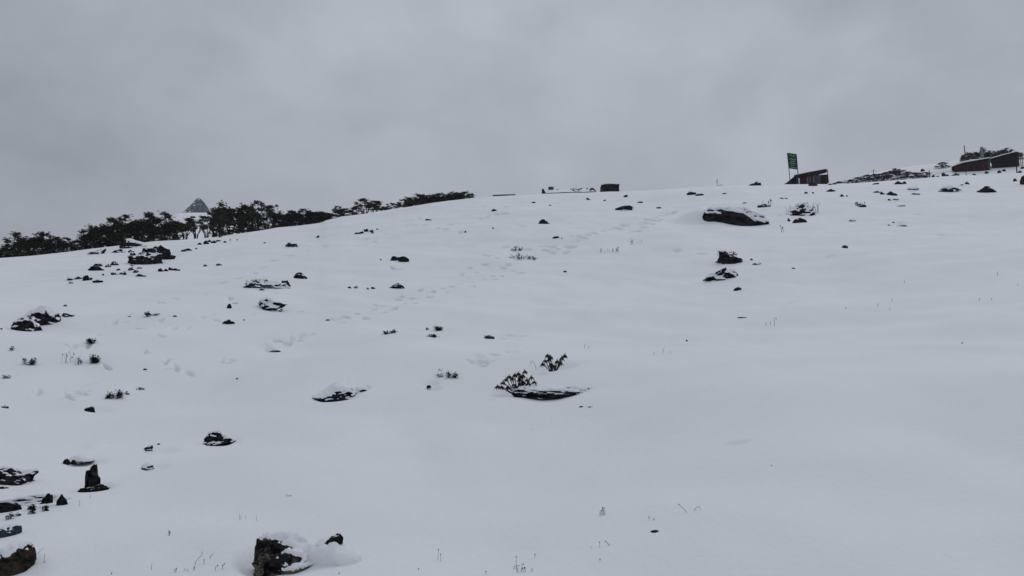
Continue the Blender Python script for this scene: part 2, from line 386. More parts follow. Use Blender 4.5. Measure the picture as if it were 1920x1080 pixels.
def stems(cx, yb, specs, look='dry grass stems standing in snow', label=None, group='dry grass stems in the snow', skip=None, mat=None, th=.75, head=1.0):
    """specs: list of polylines in photo pixels relative to (cx, yb), y up; a True at the end adds a seed head"""
    P, d, az = hit(cx, yb); m = d * math.cos(az) / F; ca = math.cos(az); mb = MB(); rnd = random.Random(int(cx + yb))
    for sp_ in specs:
        hd = sp_[-1] is True; pts = sp_[:-1] if hd else sp_
        y0 = rnd.uniform(-.5, .5) * 6 * m
        q = [(p[0] * m * ca, y0, p[1] * m) for p in pts]
        q = [(q[0][0], y0, q[0][2] - 4 * m)] + q
        mb.tube(q, [th * m * .5] * (len(q) - 1) + [th * m * .35], 4)
        if hd:
            e_ = Vector(q[-1]); r = 1.15 * m * head
            V, Fc = ico(1); mb.add([e_ + Vector((v.x * r, v.y * r, v.z * r * 1.25)) for v in V], Fc)
    o = mb.build('grass_stems', mat or STEM, loc=P, rz=-az)
    return tag(o, label or nearlabel(look, cx, yb - 8, skip), 'grass', group)

#BUILD
# ------------------------------------------------------------------ marks pressed into the snow: footprints, wells round bushes and stones
def prints(pts, w=11, dep=.13, rad=.26, jit=1.5, seed=1):
    r_ = random.Random(seed)
    for x, y in pts:
        dent(x + r_.uniform(-jit, jit), y + r_.uniform(-jit, jit) * .4, w * r_.uniform(.7, 1.25), rad * r_.uniform(.6, 1.2), dep * r_.uniform(.4, 1.2), r_.uniform(-.7, .7))
        if r_.random() < .6: dent(x + r_.uniform(-7, 7), y + r_.uniform(-1.5, 1.5), w * r_.uniform(.35, .7), rad * .7, dep * r_.uniform(.5, 1.3), r_.uniform(-1, 1))
def line(p0, p1, n, wob=2.5, seed=0):
    r_ = random.Random(seed); return [(p0[0] + (p1[0] - p0[0]) * i / max(1, n - 1) + r_.uniform(-wob, wob), p0[1] + (p1[1] - p0[1]) * i / max(1, n - 1) + r_.uniform(-wob, wob) * .5) for i in range(n)]
prints([(618, 599), (634, 598), (650, 595), (684, 598), (690, 584), (700, 580), (716, 574), (728, 582), (740, 578), (718, 585), (757, 569), (776, 568), (770, 560), (752, 557), (745, 562), (786, 545), (812, 547),
        (805, 557), (830, 541), (846, 537), (858, 532), (868, 528), (838, 548), (885, 537), (880, 528), (866, 506), (863, 510), (880, 497), (893, 505), (908, 521), (922, 513), (940, 515), (905, 492), (912, 480), (928, 481), (908, 478),
        (946, 500), (952, 495), (961, 506), (975, 510), (938, 499), (930, 521), (640, 604), (668, 588), (700, 572)], 10, .24, .22)
prints([(508, 656), (540, 637), (556, 634), (520, 640), (490, 648), (565, 628), (498, 652), (580, 626), (540, 644)], 15, .15, .28)
prints([(420, 679), (412, 676), (428, 681), (432, 677)], 14, .06, .2)
prints([(1086, 443), (1102, 440), (1115, 437), (1128, 434), (1141, 430), (1154, 427), (1166, 422), (1185, 434), (1196, 433), (1200, 420), (1210, 417), (1216, 412), (1228, 408), (1240, 405), (1252, 402), (1262, 399),
        (1222, 419), (1230, 414), (1238, 411), (1206, 426), (1032, 463), (1018, 462), (1046, 467), (1067, 463), (1080, 452), (1095, 447), (1160, 431), (1190, 407), (1176, 424), (1070, 443)], 12, .42, .4)
prints([(948, 463), (965, 462), (990, 468), (1020, 470), (1075, 463), (1035, 474), (1060, 474)], 12, .36, .35)
prints([(905, 683), (913, 679), (898, 668), (902, 676), (945, 628), (965, 627), (938, 630), (975, 629), (945, 657), (960, 658), (952, 626), (890, 677), (925, 665)], 20, .11, .28)
prints([(610, 462), (648, 470), (543, 480), (512, 490), (490, 502), (475, 513), (445, 522), (415, 530), (576, 470), (683, 449), (760, 423), (775, 422), (795, 421), (820, 428), (833, 430), (862, 436), (785, 408), (905, 410), (918, 404), (930, 402), (944, 400),
        (975, 379), (960, 384), (952, 388), (985, 377), (945, 393), (925, 395), (975, 421), (980, 424), (968, 420), (912, 407), (735, 501), (742, 503), (840, 423), (895, 372), (905, 385), (460, 450), (700, 452), (720, 440)], 10, .4, .38)
prints([(400, 545), (380, 553), (330, 560), (300, 568), (345, 617), (325, 616), (240, 590), (230, 605), (215, 604), (180, 627), (165, 649), (135, 649), (258, 617), (272, 660), (300, 630), (310, 678), (330, 690), (70, 735), (108, 748), (130, 744),
        (150, 737), (165, 722), (27, 704), (300, 600), (395, 590), (405, 601), (430, 560), (560, 585), (470, 590), (380, 596), (355, 700), (200, 690), (150, 680)], 11, .12, .26)
prints([(1380, 831)], 44, .05, .07, 0)
prints([(1765, 440), (1720, 402), (1690, 418), (1682, 456), (1555, 481), (1485, 565), (1430, 395), (1460, 404), (1312, 474), (1320, 474), (1270, 470)], 14, .2, .4)
# long shallow hollows the wind has left in the drift
for x, y, wp, rd, dp in ((735, 799, 95, .5, .035), (800, 813, 120, .45, .035), (715, 820, 150, .5, .03), (790, 846, 90, .4, .03), (900, 1035, 200, .5, .04), (1890, 1040, 120, .5, .05), (1880, 850, 160, 1.0, .08), (1000, 700, 60, .4, .03),
                         (1500, 660, 300, 2.5, .09), (1700, 760, 260, 1.4, .07), (480, 960, 200, .5, .03), (1130, 835, 260, .8, .04), (640, 850, 220, .6, .04), (1300, 900, 200, .5, .03), (345, 1035, 120, .3, .04), (180, 838, 40, .3, -.03),
                         (1660, 940, 300, .8, .05), (1260, 560, 300, 3, .15), (850, 500, 220, 4, .2), (1420, 440, 300, 6, .3)):
    dent(x, y, wp, rd, dp)
for x, y, wp, rd, dp in ((1042, 686, 88, .34, .13), (965, 733, 78, .3, .10), (1045, 741, 160, .36, .06), (175, 914, 60, .22, .10), (412, 826, 62, .3, .08), (632, 745, 76, .28, .08), (805, 719, 34, .22, .10), (812, 728, 30, .2, .07),
                         (480, 1050, 70, .25, .09), (535, 1064, 110, .15, .05), (30, 1075, 110, .2, .05), (1392, 419, 70, 1.2, .22), (1326, 417, 104, 1.3, -1.15), (1450, 416, 40, 1.2, -.3), (684, 728, 18, .14, .12), (70, 612, 110, .7, .10), (1400, 1000, 120, .4, .02), (290, 875, 50, .2, .05),
                         (300, 843, 60, .25, .06), (160, 866, 70, .25, .06), (185, 768, 50, .25, .05), (945, 632, 60, .4, .08)):
    dent(x, y, wp, rd, dp)

# ------------------------------------------------------------------ the snow ground, one sheet
AZF = ray(-260, 500)[0], ray(2180, 500)[0]
azs = np.concatenate([np.linspace(-math.pi, AZF[0], 90)[:-1], np.linspace(AZF[0], AZF[1], 1250), np.linspace(AZF[1], math.pi, 90)[1:-1]])
dss = np.concatenate([[.02], np.geomspace(.6, 4, 40)[:-1], np.geomspace(4, 150, 1500)[:-1], np.geomspace(150, 1500, 80)])
A_, D_ = np.meshgrid(azs, dss, indexing='ij'); X_ = np.sin(A_) * D_; Y_ = np.cos(A_) * D_
Z_ = ground(X_, Y_)
for (x, y, ra, rr, dp, az, rot) in DENTS:
    dc = math.hypot(x, y); ext = 2.2 if not rot else 2.2 * max(1, ra / rr, rr / ra)
    i0, i1 = np.searchsorted(azs, [az - ext * ra / dc, az + ext * ra / dc]); j0, j1 = np.searchsorted(dss, [dc - ext * rr, dc + ext * rr])
    if i1 <= i0 or j1 <= j0: continue
    xx = X_[i0:i1, j0:j1] - x; yy = Y_[i0:i1, j0:j1] - y
    u = xx * math.cos(az) - yy * math.sin(az); v = xx * math.sin(az) + yy * math.cos(az)
    if rot: u, v = u * math.cos(rot) - v * math.sin(rot), u * math.sin(rot) + v * math.cos(rot)
    q = (u / ra) ** 2 + (v / rr) ** 2
    Z_[i0:i1, j0:j1] -= dp * np.exp(-q ** 1.5)
na, nd = X_.shape
co = np.stack([X_, Y_, Z_], -1).reshape(-1, 3)
ii = np.arange(na); i2 = (ii + 1) % na
q0 = (ii[:, None] * nd + np.arange(nd - 1)[None]).ravel(); q1 = (i2[:, None] * nd + np.arange(nd - 1)[None]).ravel()
quads = np.stack([q0, q1, q1 + 1, q0 + 1], -1)[:, ::-1]
me = bpy.data.meshes.new('snow_ground'); me.vertices.add(len(co)); me.vertices.foreach_set('co', co.astype(np.float32).ravel())
nq = len(quads); me.loops.add(nq * 4); me.loops.foreach_set('vertex_index', quads.astype(np.int32).ravel())
me.polygons.add(nq); me.polygons.foreach_set('loop_start', np.arange(nq, dtype=np.int32) * 4); me.polygons.foreach_set('loop_total', np.full(nq, 4, np.int32))
me.polygons.foreach_set('use_smooth', np.ones(nq, bool)); me.update(calc_edges=True); me.materials.append(SNOW)
og = bpy.data.objects.new('snow_ground', me); C.objects.link(og); tag(og, 'open hillside under smooth fresh snow with footprints', None, None, 'structure')
if me.polygons[nq // 2].normal.z < 0: me.flip_normals()

# ------------------------------------------------------------------ frame of a distant structure: x to the right and z up in photo pixels, y away
class Frame:
    def __init__(s, name, px, py, d, label, cat, group=None, turn=0):
        s.te = ray(px, py)[1]; P, az = at(px, py, d); s.m = d * math.cos(az) / F; s.ml = s.m * math.cos(az); s.o = tag(empty(name, P, -az + turn), label, cat, group); s.px, s.py = px, py
    def P(s, x, y): return ((x - s.px) * s.ml, (s.py - y) * s.m)
    def prism(s, name, poly, y0, y1, mat, parent=None):
        mb = MB(); mb.prism([(a_, b_ + s.te * max(y0, -.6)) for a_, b_ in (s.P(*p) for p in poly)], y0, y1); return mb.build(name, mat, parent or s.o)
    def bar(s, name, pts, r, mat, parent=None, n=6, y=0):
        mb = MB(); mb.tube([(s.P(p[0], p[1])[0], (p[2] if len(p) > 2 else y), s.P(p[0], p[1])[1] + s.te * (p[2] if len(p) > 2 else y)) for p in pts], r, n); return mb.build(name, mat, parent or s.o)

# the patched hut
h = Frame('hut', 1525, 345, 121, 'low patched hut of dark red, brown and grey boards under a slanting snowy roof', 'hut')
h.prism('lean_to_roof', [(1458.5, 345.8), (1474, 338), (1490.5, 326), (1492, 328), (1492, 346), (1476, 346.3)], -.1, 1.1, DARKWALL)
h.prism('door', [(1492.3, 327.5), (1497, 327.3), (1497, 345.6), (1492.3, 345.8)], -.12, -.02, TEAL)
h.prism('post', [(1497.3, 334), (1498.5, 334), (1498.5, 345.5), (1497.3, 345.5)], -.16, -.04, WHITE)
h.prism('wall_panel', [(1498.8, 327), (1513.6, 326), (1513.6, 345.2), (1498.8, 345.3)], -.05, 1.0, MAROON)
h.prism('wall_panel', [(1513.9, 326), (1519, 325.8), (1519, 345.2), (1513.9, 345.2)], -.09, 1.0, BROWNW)
h.prism('wall_panel', [(1519.2, 325.8), (1526, 325.6), (1526, 345.2), (1519.2, 345.2)], -.05, 1.0, BROWNW)
h.prism('wall_panel', [(1526.2, 328), (1537, 328), (1537, 345.1), (1526.2, 345.1)], -.08, 1.0, GREYW)
h.prism('wall_panel', [(1537.2, 328.3), (1553, 328.6), (1553, 344.2), (1537.2, 345)], -.05, 1.0, BROWNW)
for a_, b_ in ((1541.5, 1542.2), (1546, 1546.7), (1506, 1506.5)): h.prism('batten', [(a_, 329), (b_, 329), (b_, 344.8), (a_, 344.8)], -.14, -.052, DARKWALL)
h.prism('roof', [(1488.5, 325.4), (1551, 318.2), (1551.5, 321), (1526, 326.2), (1489, 328.6)], -.45, 1.0, TARP)
h.prism('roof_snow', [(1488.2, 325.2), (1519, 321.1), (1551, 318.0), (1550.5, 316.9), (1519, 319.7), (1489, 323.6)], -.42, 1.0, SNOW)
h.prism('corner_post', [(1551.6, 319.6), (1553, 319.6), (1554.5, 344.8), (1553.1, 344.8)], -.3, -.16, BARK)

# the green signboard
g = Frame('signboard', 1488, 343, 118, 'tall green signboard with pale lettering on two legs rising beside the patched hut', 'sign', turn=0)
def skew(x, y): return (1477.5 + x * 17.6 , 284.6 + x * 4.2 + y * (28.6 - x * .6) + 0)
def sk(x, y):   # board coordinates 0..1, leaning as in the photo
    X, Y = skew(x, y); return (X + y * (2.2 - x * .9), Y)
g.prism('board', [sk(0, 0), sk(1, 0), sk(1, 1), sk(0, 1)], -.03, .03, GREEN)
for nm, a_, b_, c_, d_ in (('frame_rail', -.02, -.03, 1.02, .035), ('frame_rail', -.02, .965, 1.02, 1.03)):
    g.prism(nm, [sk(a_, b_), sk(c_, b_), sk(c_, d_), sk(a_, d_)], -.06, .06, METAL)
mb = MB(); rr_ = random.Random(4)
rows = [(.10, .115, .12, .92), (.17, .21, .28, .78), (.33, .41, .22, .86), (.47, .56, .30, .74), (.62, .70, .18, .88), (.76, .83, .28, .76), (.925, .94, .10, .92)]
for k, (r0, r1, c0, c1) in enumerate(rows):
    if k in (0, 6): mb.prism([g.P(*sk(c0, r0)), g.P(*sk(c1, r0)), g.P(*sk(c1, r1)), g.P(*sk(c0, r1))], -.045, -.034); continue
    c = c0
    while c < c1:
        w_ = rr_.uniform(.045, .085); u0, u1 = r0 + rr_.uniform(0, .012), r1 - rr_.uniform(0, .012)
        if rr_.random() < .86:
            t_ = w_ * .3
            mb.prism([g.P(*sk(c, u0)), g.P(*sk(c + t_, u0)), g.P(*sk(c + t_, u1)), g.P(*sk(c, u1))], -.045, -.034)
            s_ = rr_.choice([0, .4, .8]); a_ = u0 + (u1 - u0) * s_
            mb.prism([g.P(*sk(c + t_, a_)), g.P(*sk(c + w_, a_)), g.P(*sk(c + w_, a_ + (u1 - u0) * .25)), g.P(*sk(c + t_, a_ + (u1 - u0) * .25))], -.045, -.034)
        c += w_ + .03
mb.build('lettering', LETTER, g.o)
g.bar('leg', [(1477.6, 283.6), (1479.8, 313.5), (1481.6, 344.5)], .055, METAL)
g.bar('leg', [(1495.0, 287.8), (1496.4, 317), (1497.2, 333)], .055, METAL)
g.prism('board_snow', [sk(-.02, -.035), sk(1.02, -.035), sk(1.02, -.065), sk(-.02, -.06)], -.06, .06, SNOW)

# red hut and black shed on the far bank
r = Frame('red_hut', 1822, 321.5, hit2(1822, 321.5), 'dark red plank hut with snowy roof and three small black windows', 'hut')
r.prism('wall', [(1788.5, 323.5), (1788.5, 308), (1806, 303.6), (1853.5, 300.8), (1853.5, 321), (1800, 325.5)], 0, 4.5, RED)
r.prism('side_wall', [(1853.7, 300.6), (1857.6, 300.2), (1857.6, 318.2), (1853.7, 318.8)], .05, 4.4, GREYW)
for a_, b_, c_, d_ in ((1799.5, 1805.5, 313.6, 320.6), (1816.8, 1824.6, 312.2, 319.2), (1829, 1836.8, 312, 318.4)):
    wd = r.prism('window', [(a_, c_), (b_, c_ - .4), (b_, d_ - .4), (a_, d_)], -.06, .05, DARKWALL)
for x_ in (1813, 1841): r.prism('batten', [(x_, 303.6), (x_ + .8, 303.5), (x_ + .8, 321), (x_, 321)], -.04, -.003, MAROON)
r.prism('eave', [(1783.5, 310.6), (1786, 307.6), (1806, 302.6), (1856, 299.4), (1856, 301), (1807, 304.8), (1788, 309.2), (1785, 312)], -.6, 4.8, TARP)
r.prism('roof_snow', [(1783, 309.8), (1786, 306.6), (1797, 302.4), (1809, 299.6), (1822, 298.6), (1840, 298.8), (1857, 297.6), (1857, 299.3), (1806, 302.5), (1786, 307.5)], -.55, 4.7, SNOW)
s_ = Frame('black_shed', 1884, 314.5, hit2(1884, 314.5), 'open black shed with a slanting snow-edged roof right of the red hut', 'shed')
s_.prism('wall', [(1858.3, 295.2), (1908.6, 289.4), (1909.5, 313), (1893, 314.5), (1860, 320)], 0, 3.6, DARKWALL)
s_.prism('side_frame', [(1909.2, 289.4), (1911.2, 291), (1912.2, 311), (1909.9, 312.6)], .1, 3.4, GREYW)
s_.prism('roof', [(1856.6, 293.9), (1910, 286.6), (1911.6, 287.6), (1909, 289.2), (1858, 295)], -.5, 4.0, TARP)
s_.prism('roof_snow', [(1856.4, 293.7), (1880, 289.6), (1908, 286.0), (1907.6, 284.9), (1880, 288.2), (1858, 291.8)], -.45, 3.9, SNOW)
pf = Frame('pole', 1810, 303, hit2(1815, 322) + .6, 'tall thin dark pole standing up against the sky at the red hut', 'pole')
pf.bar('shaft', [(1809.3, 271.5), (1810.2, 288), (1811.2, 304)], [.085, .10, .12], METAL); pf.prism('foot', [(1806.5, 300.6), (1815.6, 300.2), (1817, 303.6), (1805, 304)], -.3, .3, TARP)
ck = Frame('water_tank', 1841, 286, 190.5, 'small pale grey tank standing in the bushes behind the red hut', 'tank')
mb = MB(); r0 = 2.7 * ck.m
mb.tube([(0, 0, ck.P(0, 287)[1] - 1.5), (0, 0, ck.P(0, 278)[1]), (0, 0, ck.P(0, 276)[1]), (0, 0, ck.P(0, 275.2)[1])], [r0, r0, r0 * .95, r0 * .5], 14); mb.build('tank_body', GREYW2 if 'GREYW2' in globals() else METAL, ck.o)
ck.bar('stand', [(1839.6, 287), (1839.6, 300)], .06, METAL); ck.bar('stand', [(1842.6, 287), (1842.6, 300)], .06, METAL)
rl = Frame('railing', 1916, 300, hit2(1914, 313) + .5, 'thin pale post rail at the photo edge beside the black shed', 'railing')
for x_ in (1913.5, 1917): rl.bar('post', [(x_, 288), (x_ + .4, 312)], .05, METAL)
rl.bar('rail', [(1911, 296.5), (1924, 295.5)], .04, METAL); rl.bar('rail', [(1911, 305), (1924, 304)], .04, METAL)

# the snowed-in roof, thin wall line and square stack on the skyline
q = Frame('roofed_ruin', 1066, 362, 115.5, 'snow-covered low roof with black eave and gable end on the skyline', 'building')
q.prism('gable_wall', [(1014.8, 364), (1015.4, 353.2), (1018.3, 352.8), (1023, 361), (1021, 364)], -.3, 2.5, STONEW)
q.prism('eave_wall', [(1020, 361.4), (1050, 360.4), (1080, 360.5), (1117.6, 359.4), (1118, 362), (1080, 363), (1020, 364.5)], -.25, .2, STONEW)
mb = MB(); Vn = []
top = [(1017.5, 353.4), (1026, 353.2), (1040, 353.6), (1052, 354.2), (1070, 354.0), (1090, 353.6), (1108, 353.6), (1113.5, 354.2)]
bot = [(1021.5, 361.3), (1032, 361.0), (1044, 360.5), (1056, 360.3), (1072, 360.5), (1090, 360.3), (1106, 359.9), (1118, 359.6)]
K = 5
for i in range(len(top)):
    for j in range(K + 1):
        t_ = j / K; X = bot[i][0] * (1 - t_) + top[i][0] * t_; Y = bot[i][1] * (1 - t_) + top[i][1] * t_
        a_ = q.P(X, Y); Vn.append((a_[0], -.45 + 3.4 * t_, a_[1] + q.te * (-.45 + 3.4 * t_) + .03 * math.sin(i * 2.3 + j)))
fs = [(i * (K + 1) + j, (i + 1) * (K + 1) + j, (i + 1) * (K + 1) + j + 1, i * (K + 1) + j + 1) for i in range(len(top) - 1) for j in range(K)]
nV = len(Vn); Vn += [(v[0], v[1] + .02, v[2] - .18) for v in Vn]
fs += [tuple(nV + k for k in f)[::-1] for f in fs]
mesh('roof_snow', Vn, fs, SNOW, q.o, smooth=True)
q.prism('back_wall', [(1018, 355), (1113, 355.4), (1117, 364), (1019, 366)], 2.9, 3.2, STONEW)
q.prism('chimney', [(1027, 349.2), (1036.6, 349.4), (1036.8, 354), (1027, 354)], 2.2, 3.0, STONEW)
q.prism('chimney_snow', [(1026.6, 349.1), (1037, 349.3), (1036, 348.2), (1028, 348.0)], 2.15, 3.05, SNOW)
for pts in ([(1074, 356.5), (1079, 359), (1086, 360.6), (1092, 361.5)], [(1080, 354.4), (1086, 355.6), (1092, 354.2)], [(1084, 358), (1088, 354.8), (1091, 353.8)], [(1106, 357.5), (1109, 354), (1113.5, 353.6), (1117.5, 359.6)], [(1108, 356.6), (1114, 357), (1117, 359)], [(1107, 360), (1112, 355)]):
    q.bar('roof_beam', [(x, y, -.5 + .42 * (361 - y)) for x, y in pts], .10, BARK)
for x_, y_ in ((1044.5, 354.4), (1076, 353), (1102, 353.2), (1071, 354)):
    q.prism('roof_stone', [(x_ - 1.4, y_ + .5), (x_ - .6, y_ - .9), (x_ + .8, y_ - .8), (x_ + 1.5, y_ + .5)], 2.1, 2.7, STONEW)
lw = Frame('low_wall', 943, 366, 113, 'long thin dark wall top showing as a line on the snowy skyline', 'wall')
lw.prism('wall_body', [(923.5, 368.6), (923.6, 365.9), (945, 364.8), (967, 364.2), (967, 367)], -.3, .3, STONEW)
lw.prism('wall_snow', [(923, 365.8), (945, 364.7), (967, 364.1), (966, 363.2), (945, 363.6), (925, 364.9)], -.28, .28, SNOW)

stk = Frame('stone_stack', 1143, 359, 112.5, 'square dark stack of flat stones capped with snow on the skyline', 'stone stack')
rnd = random.Random(9); mb = MB(); yy_ = 361.0
while yy_ > 345.5:
    hh = rnd.uniform(1.1, 1.9); t_ = (361 - yy_) / 16; xl_, xr_ = 1124.8 + t_ * .8 + (1.2 if yy_ < 350 else 0), 1162 - t_ * 1.6
    x = xl_
    while x < xr_ - 1:
        w_ = min(rnd.uniform(3, 8), xr_ - x); a_ = stk.P(x + .1, yy_); b_ = stk.P(x + w_ - .1, yy_ - hh + .12)
        y0 = rnd.uniform(-.10, .10)
        mb.box(a_[0], b_[0], y0, 1.5, a_[1], b_[1], shear=rnd.uniform(-.03, .03)); mb.box(a_[0] + .03, b_[0] - .03, 1.55, 2.6 - y0, a_[1], b_[1]); x += w_
    yy_ -= hh
mb.build('stones', STONEW, stk.o)
V, Fc = ico(4); sp2 = []
for v in V:
    X = 1143.5 + v.x * 17; top_ = 346.8 - (1 - v.x ** 2) * (2.8 + .8 * noise.noise(v * 2.5)) if v.z > 0 else 347.6
    a_ = stk.P(X, top_); sp2.append((a_[0], 1.25 + v.y * 1.4, a_[1] + .26 if v.z <= 0 else .26 + stk.P(X, 347.4)[1] + (a_[1] - stk.P(X, 347.4)[1]) * min(1, v.z * 1.6)))
mesh('snow_cap', sp2, Fc, SNOW, stk.o, smooth=True)
for x_, y_, w_ in ((1139, 342.6, 3.4), (1148, 343.6, 3), (1153.5, 343, 2.4), (1159, 344.5, 3)):
    stk.prism('cap_stone', [(x_ - w_, y_ + 3), (x_ - w_ * .6, y_ + .6), (x_, y_), (x_ + w_ * .7, y_ + .8), (x_ + w_, y_ + 3)], .1 + (x_ % 3) * .2, 1.2, STONEW)

# the far rock peak
V, Fc = ico(5); d = 950.0; m = d / F; P, az = at(369, 440, d); pp = []
for v in V:
    a_ = math.atan2(v.y, v.x); h_ = max(0, (v.z + 1) / 2)
    # half width of the peak by height, left and right flank differ
    yy = 440 - 64.5 * h_
    lf = np.interp(yy, [375.5, 376.5, 379, 384, 391, 398, 404, 420, 440], [.4, 2.0, 4.2, 8.0, 13.5, 19, 24, 38, 50]); rf = np.interp(yy, [375.5, 376.5, 379, 384, 391, 398, 404, 420, 440], [.4, 4.5, 7.0, 11.5, 16, 19.5, 22, 32, 44])
    rad = math.hypot(v.x, v.y) or 1e-6; ux, uy = v.x / rad, v.y / rad
    w_ = (lf if ux < 0 else rf) * (1 if rad > 1e-5 else 0)
    n_ = 1 + .03 * noise.fractal(Vector((ux * 2, uy * 2, yy * .09)), 1, 2, 5)
    pp.append((ux * w_ * n_ * m, uy * w_ * n_ * m * .8, (440 - yy) * m))
PEAK = rock_mat(.24, 'grey').copy(); PEAK.name = 'hazed_peak_rock'  # blue-grey base colour holds part of the peak's distance haze
for nd_ in PEAK.node_tree.nodes:
    if nd_.type == 'TEX_NOISE': nd_.inputs['Scale'].default_value = 15
pk = mesh('rock_peak', pp, Fc, PEAK, smooth=False, loc=P, rz=-az); tag(pk, 'steep grey rock peak with snow streaks rising hazily behind the dark trees', 'rock peak')

# ------------------------------------------------------------------ rhododendron trees along the skyline
def tree_proto(kind, seed, Wt=4.0, Ht=4.0):
    """many-stemmed tree about Wt wide and Ht high: limbs from the base, leaf rosettes gathered in flat clumps"""
    rnd = random.Random(seed); tr = MB(); cr = MB(); cl = []
    low = {'dense': .04, 'open': .42, 'bush': .0}[kind]; ncl = {'dense': 38, 'open': 20, 'bush': 28}[kind]; per = {'dense': 19, 'open': 16, 'bush': 18}[kind]
    for i in range(ncl):
        a_ = rnd.uniform(0, 6.28); r_ = math.sqrt(rnd.random()) * .95
        topz = (1 - .55 * r_ * r_) * rnd.uniform(.82, 1.0); z = topz if rnd.random() < .55 else rnd.uniform(low, topz)
        cl.append(Vector((math.cos(a_) * r_ * Wt / 2, math.sin(a_) * r_ * Wt / 2, z * Ht)))
    nl = 6 if kind != 'bush' else 4
    for k in range(nl):
        a_ = k * 6.28 / nl + rnd.uniform(-.4, .4); mid = Vector((math.cos(a_) * Wt * .20, math.sin(a_) * Wt * .20, Ht * rnd.uniform(.3, .48)))
        kn = Vector((math.cos(a_ + .4) * Wt * .09, math.sin(a_ + .4) * Wt * .09, Ht * .17))
        tr.tube([(math.cos(a_) * .12, math.sin(a_) * .12, -.9), kn, mid], [.10, .075, .055], 5)
        for c in cl:
            if abs((math.atan2(c.y, c.x) - a_ + 3.14) % 6.28 - 3.14) < 3.3 / nl:
                q_ = (mid + c) / 2 + Vector((rnd.uniform(-.2, .2), rnd.uniform(-.2, .2), -.06 * Ht)); tr.tube([mid if c.z > mid.z else kn, q_, c - Vector((0, 0, .08))], [.045, .034, .018], 4)
    for c in cl:
        R_ = rnd.uniform(.30, .52) * (1 if kind != 'open' else .85)
        for j in range(per):
            t_ = c + Vector((rnd.gauss(0, R_ * .62), rnd.gauss(0, R_ * .62), rnd.gauss(0, R_ * .36)))
            n_ = 7; a0 = rnd.uniform(0, 6.28)
            for q_ in range(n_):
                a_ = a0 + q_ * 6.28 / n_ + rnd.uniform(-.2, .2); cr.leaf(t_, (math.cos(a_), math.sin(a_), rnd.uniform(-.75, .25)), rnd.uniform(.20, .30), .13)
    return tr, cr
ROOTS = []
protos = {}
for kind, seeds in (('dense', (1, 2, 3)), ('open', (4, 5, 6)), ('bush', (7, 8))):
    for sd_ in seeds:
        tr, cr = tree_proto(kind, sd_)
        mt = bpy.data.meshes.new('trunk'); mt.from_pydata(tr.v, [], tr.f); mt.materials.append(BARK)
        mc = bpy.data.meshes.new('crown'); mc.from_pydata(cr.v, [], cr.f); mc.materials.append(LEAF)
        protos.setdefault(kind, []).append((mt, mc))
def tree(px, ytop, wpx, kind, label, off=3.0, base=None, group='rhododendron trees along the left skyline', d=None, k=None, name='rhododendron_tree'):
    az, _ = ray(px, 420); R = float(np.interp(az, AZG, RR)); d = d or R + off; x, y = math.sin(az) * d, math.cos(az) * d; zb = gz(x, y)
    if base: zb = at(px, base, d)[0].z
    zt = at(px, ytop, d)[0].z; h_ = max(.8, (zt - zb) * 1.06); w_ = wpx * 1.3 * d * math.cos(az) ** 2 / F
    mt, mc = protos[kind][(int(px) if k is None else k) % len(protos[kind])]
    root = tag(empty(name, (x, y, zb)), label, 'tree' if h_ > 1.6 else 'shrub', group)
    root.rotation_euler = (0, 0, (px * 1.7) % 6.28); root.scale = (w_ / 4, w_ / 4, h_ / 4)
    for nm, me_ in (('trunk', mt), ('crown', mc)):
        o = bpy.data.objects.new(nm, me_); C.objects.link(o); o.parent = root
    return root
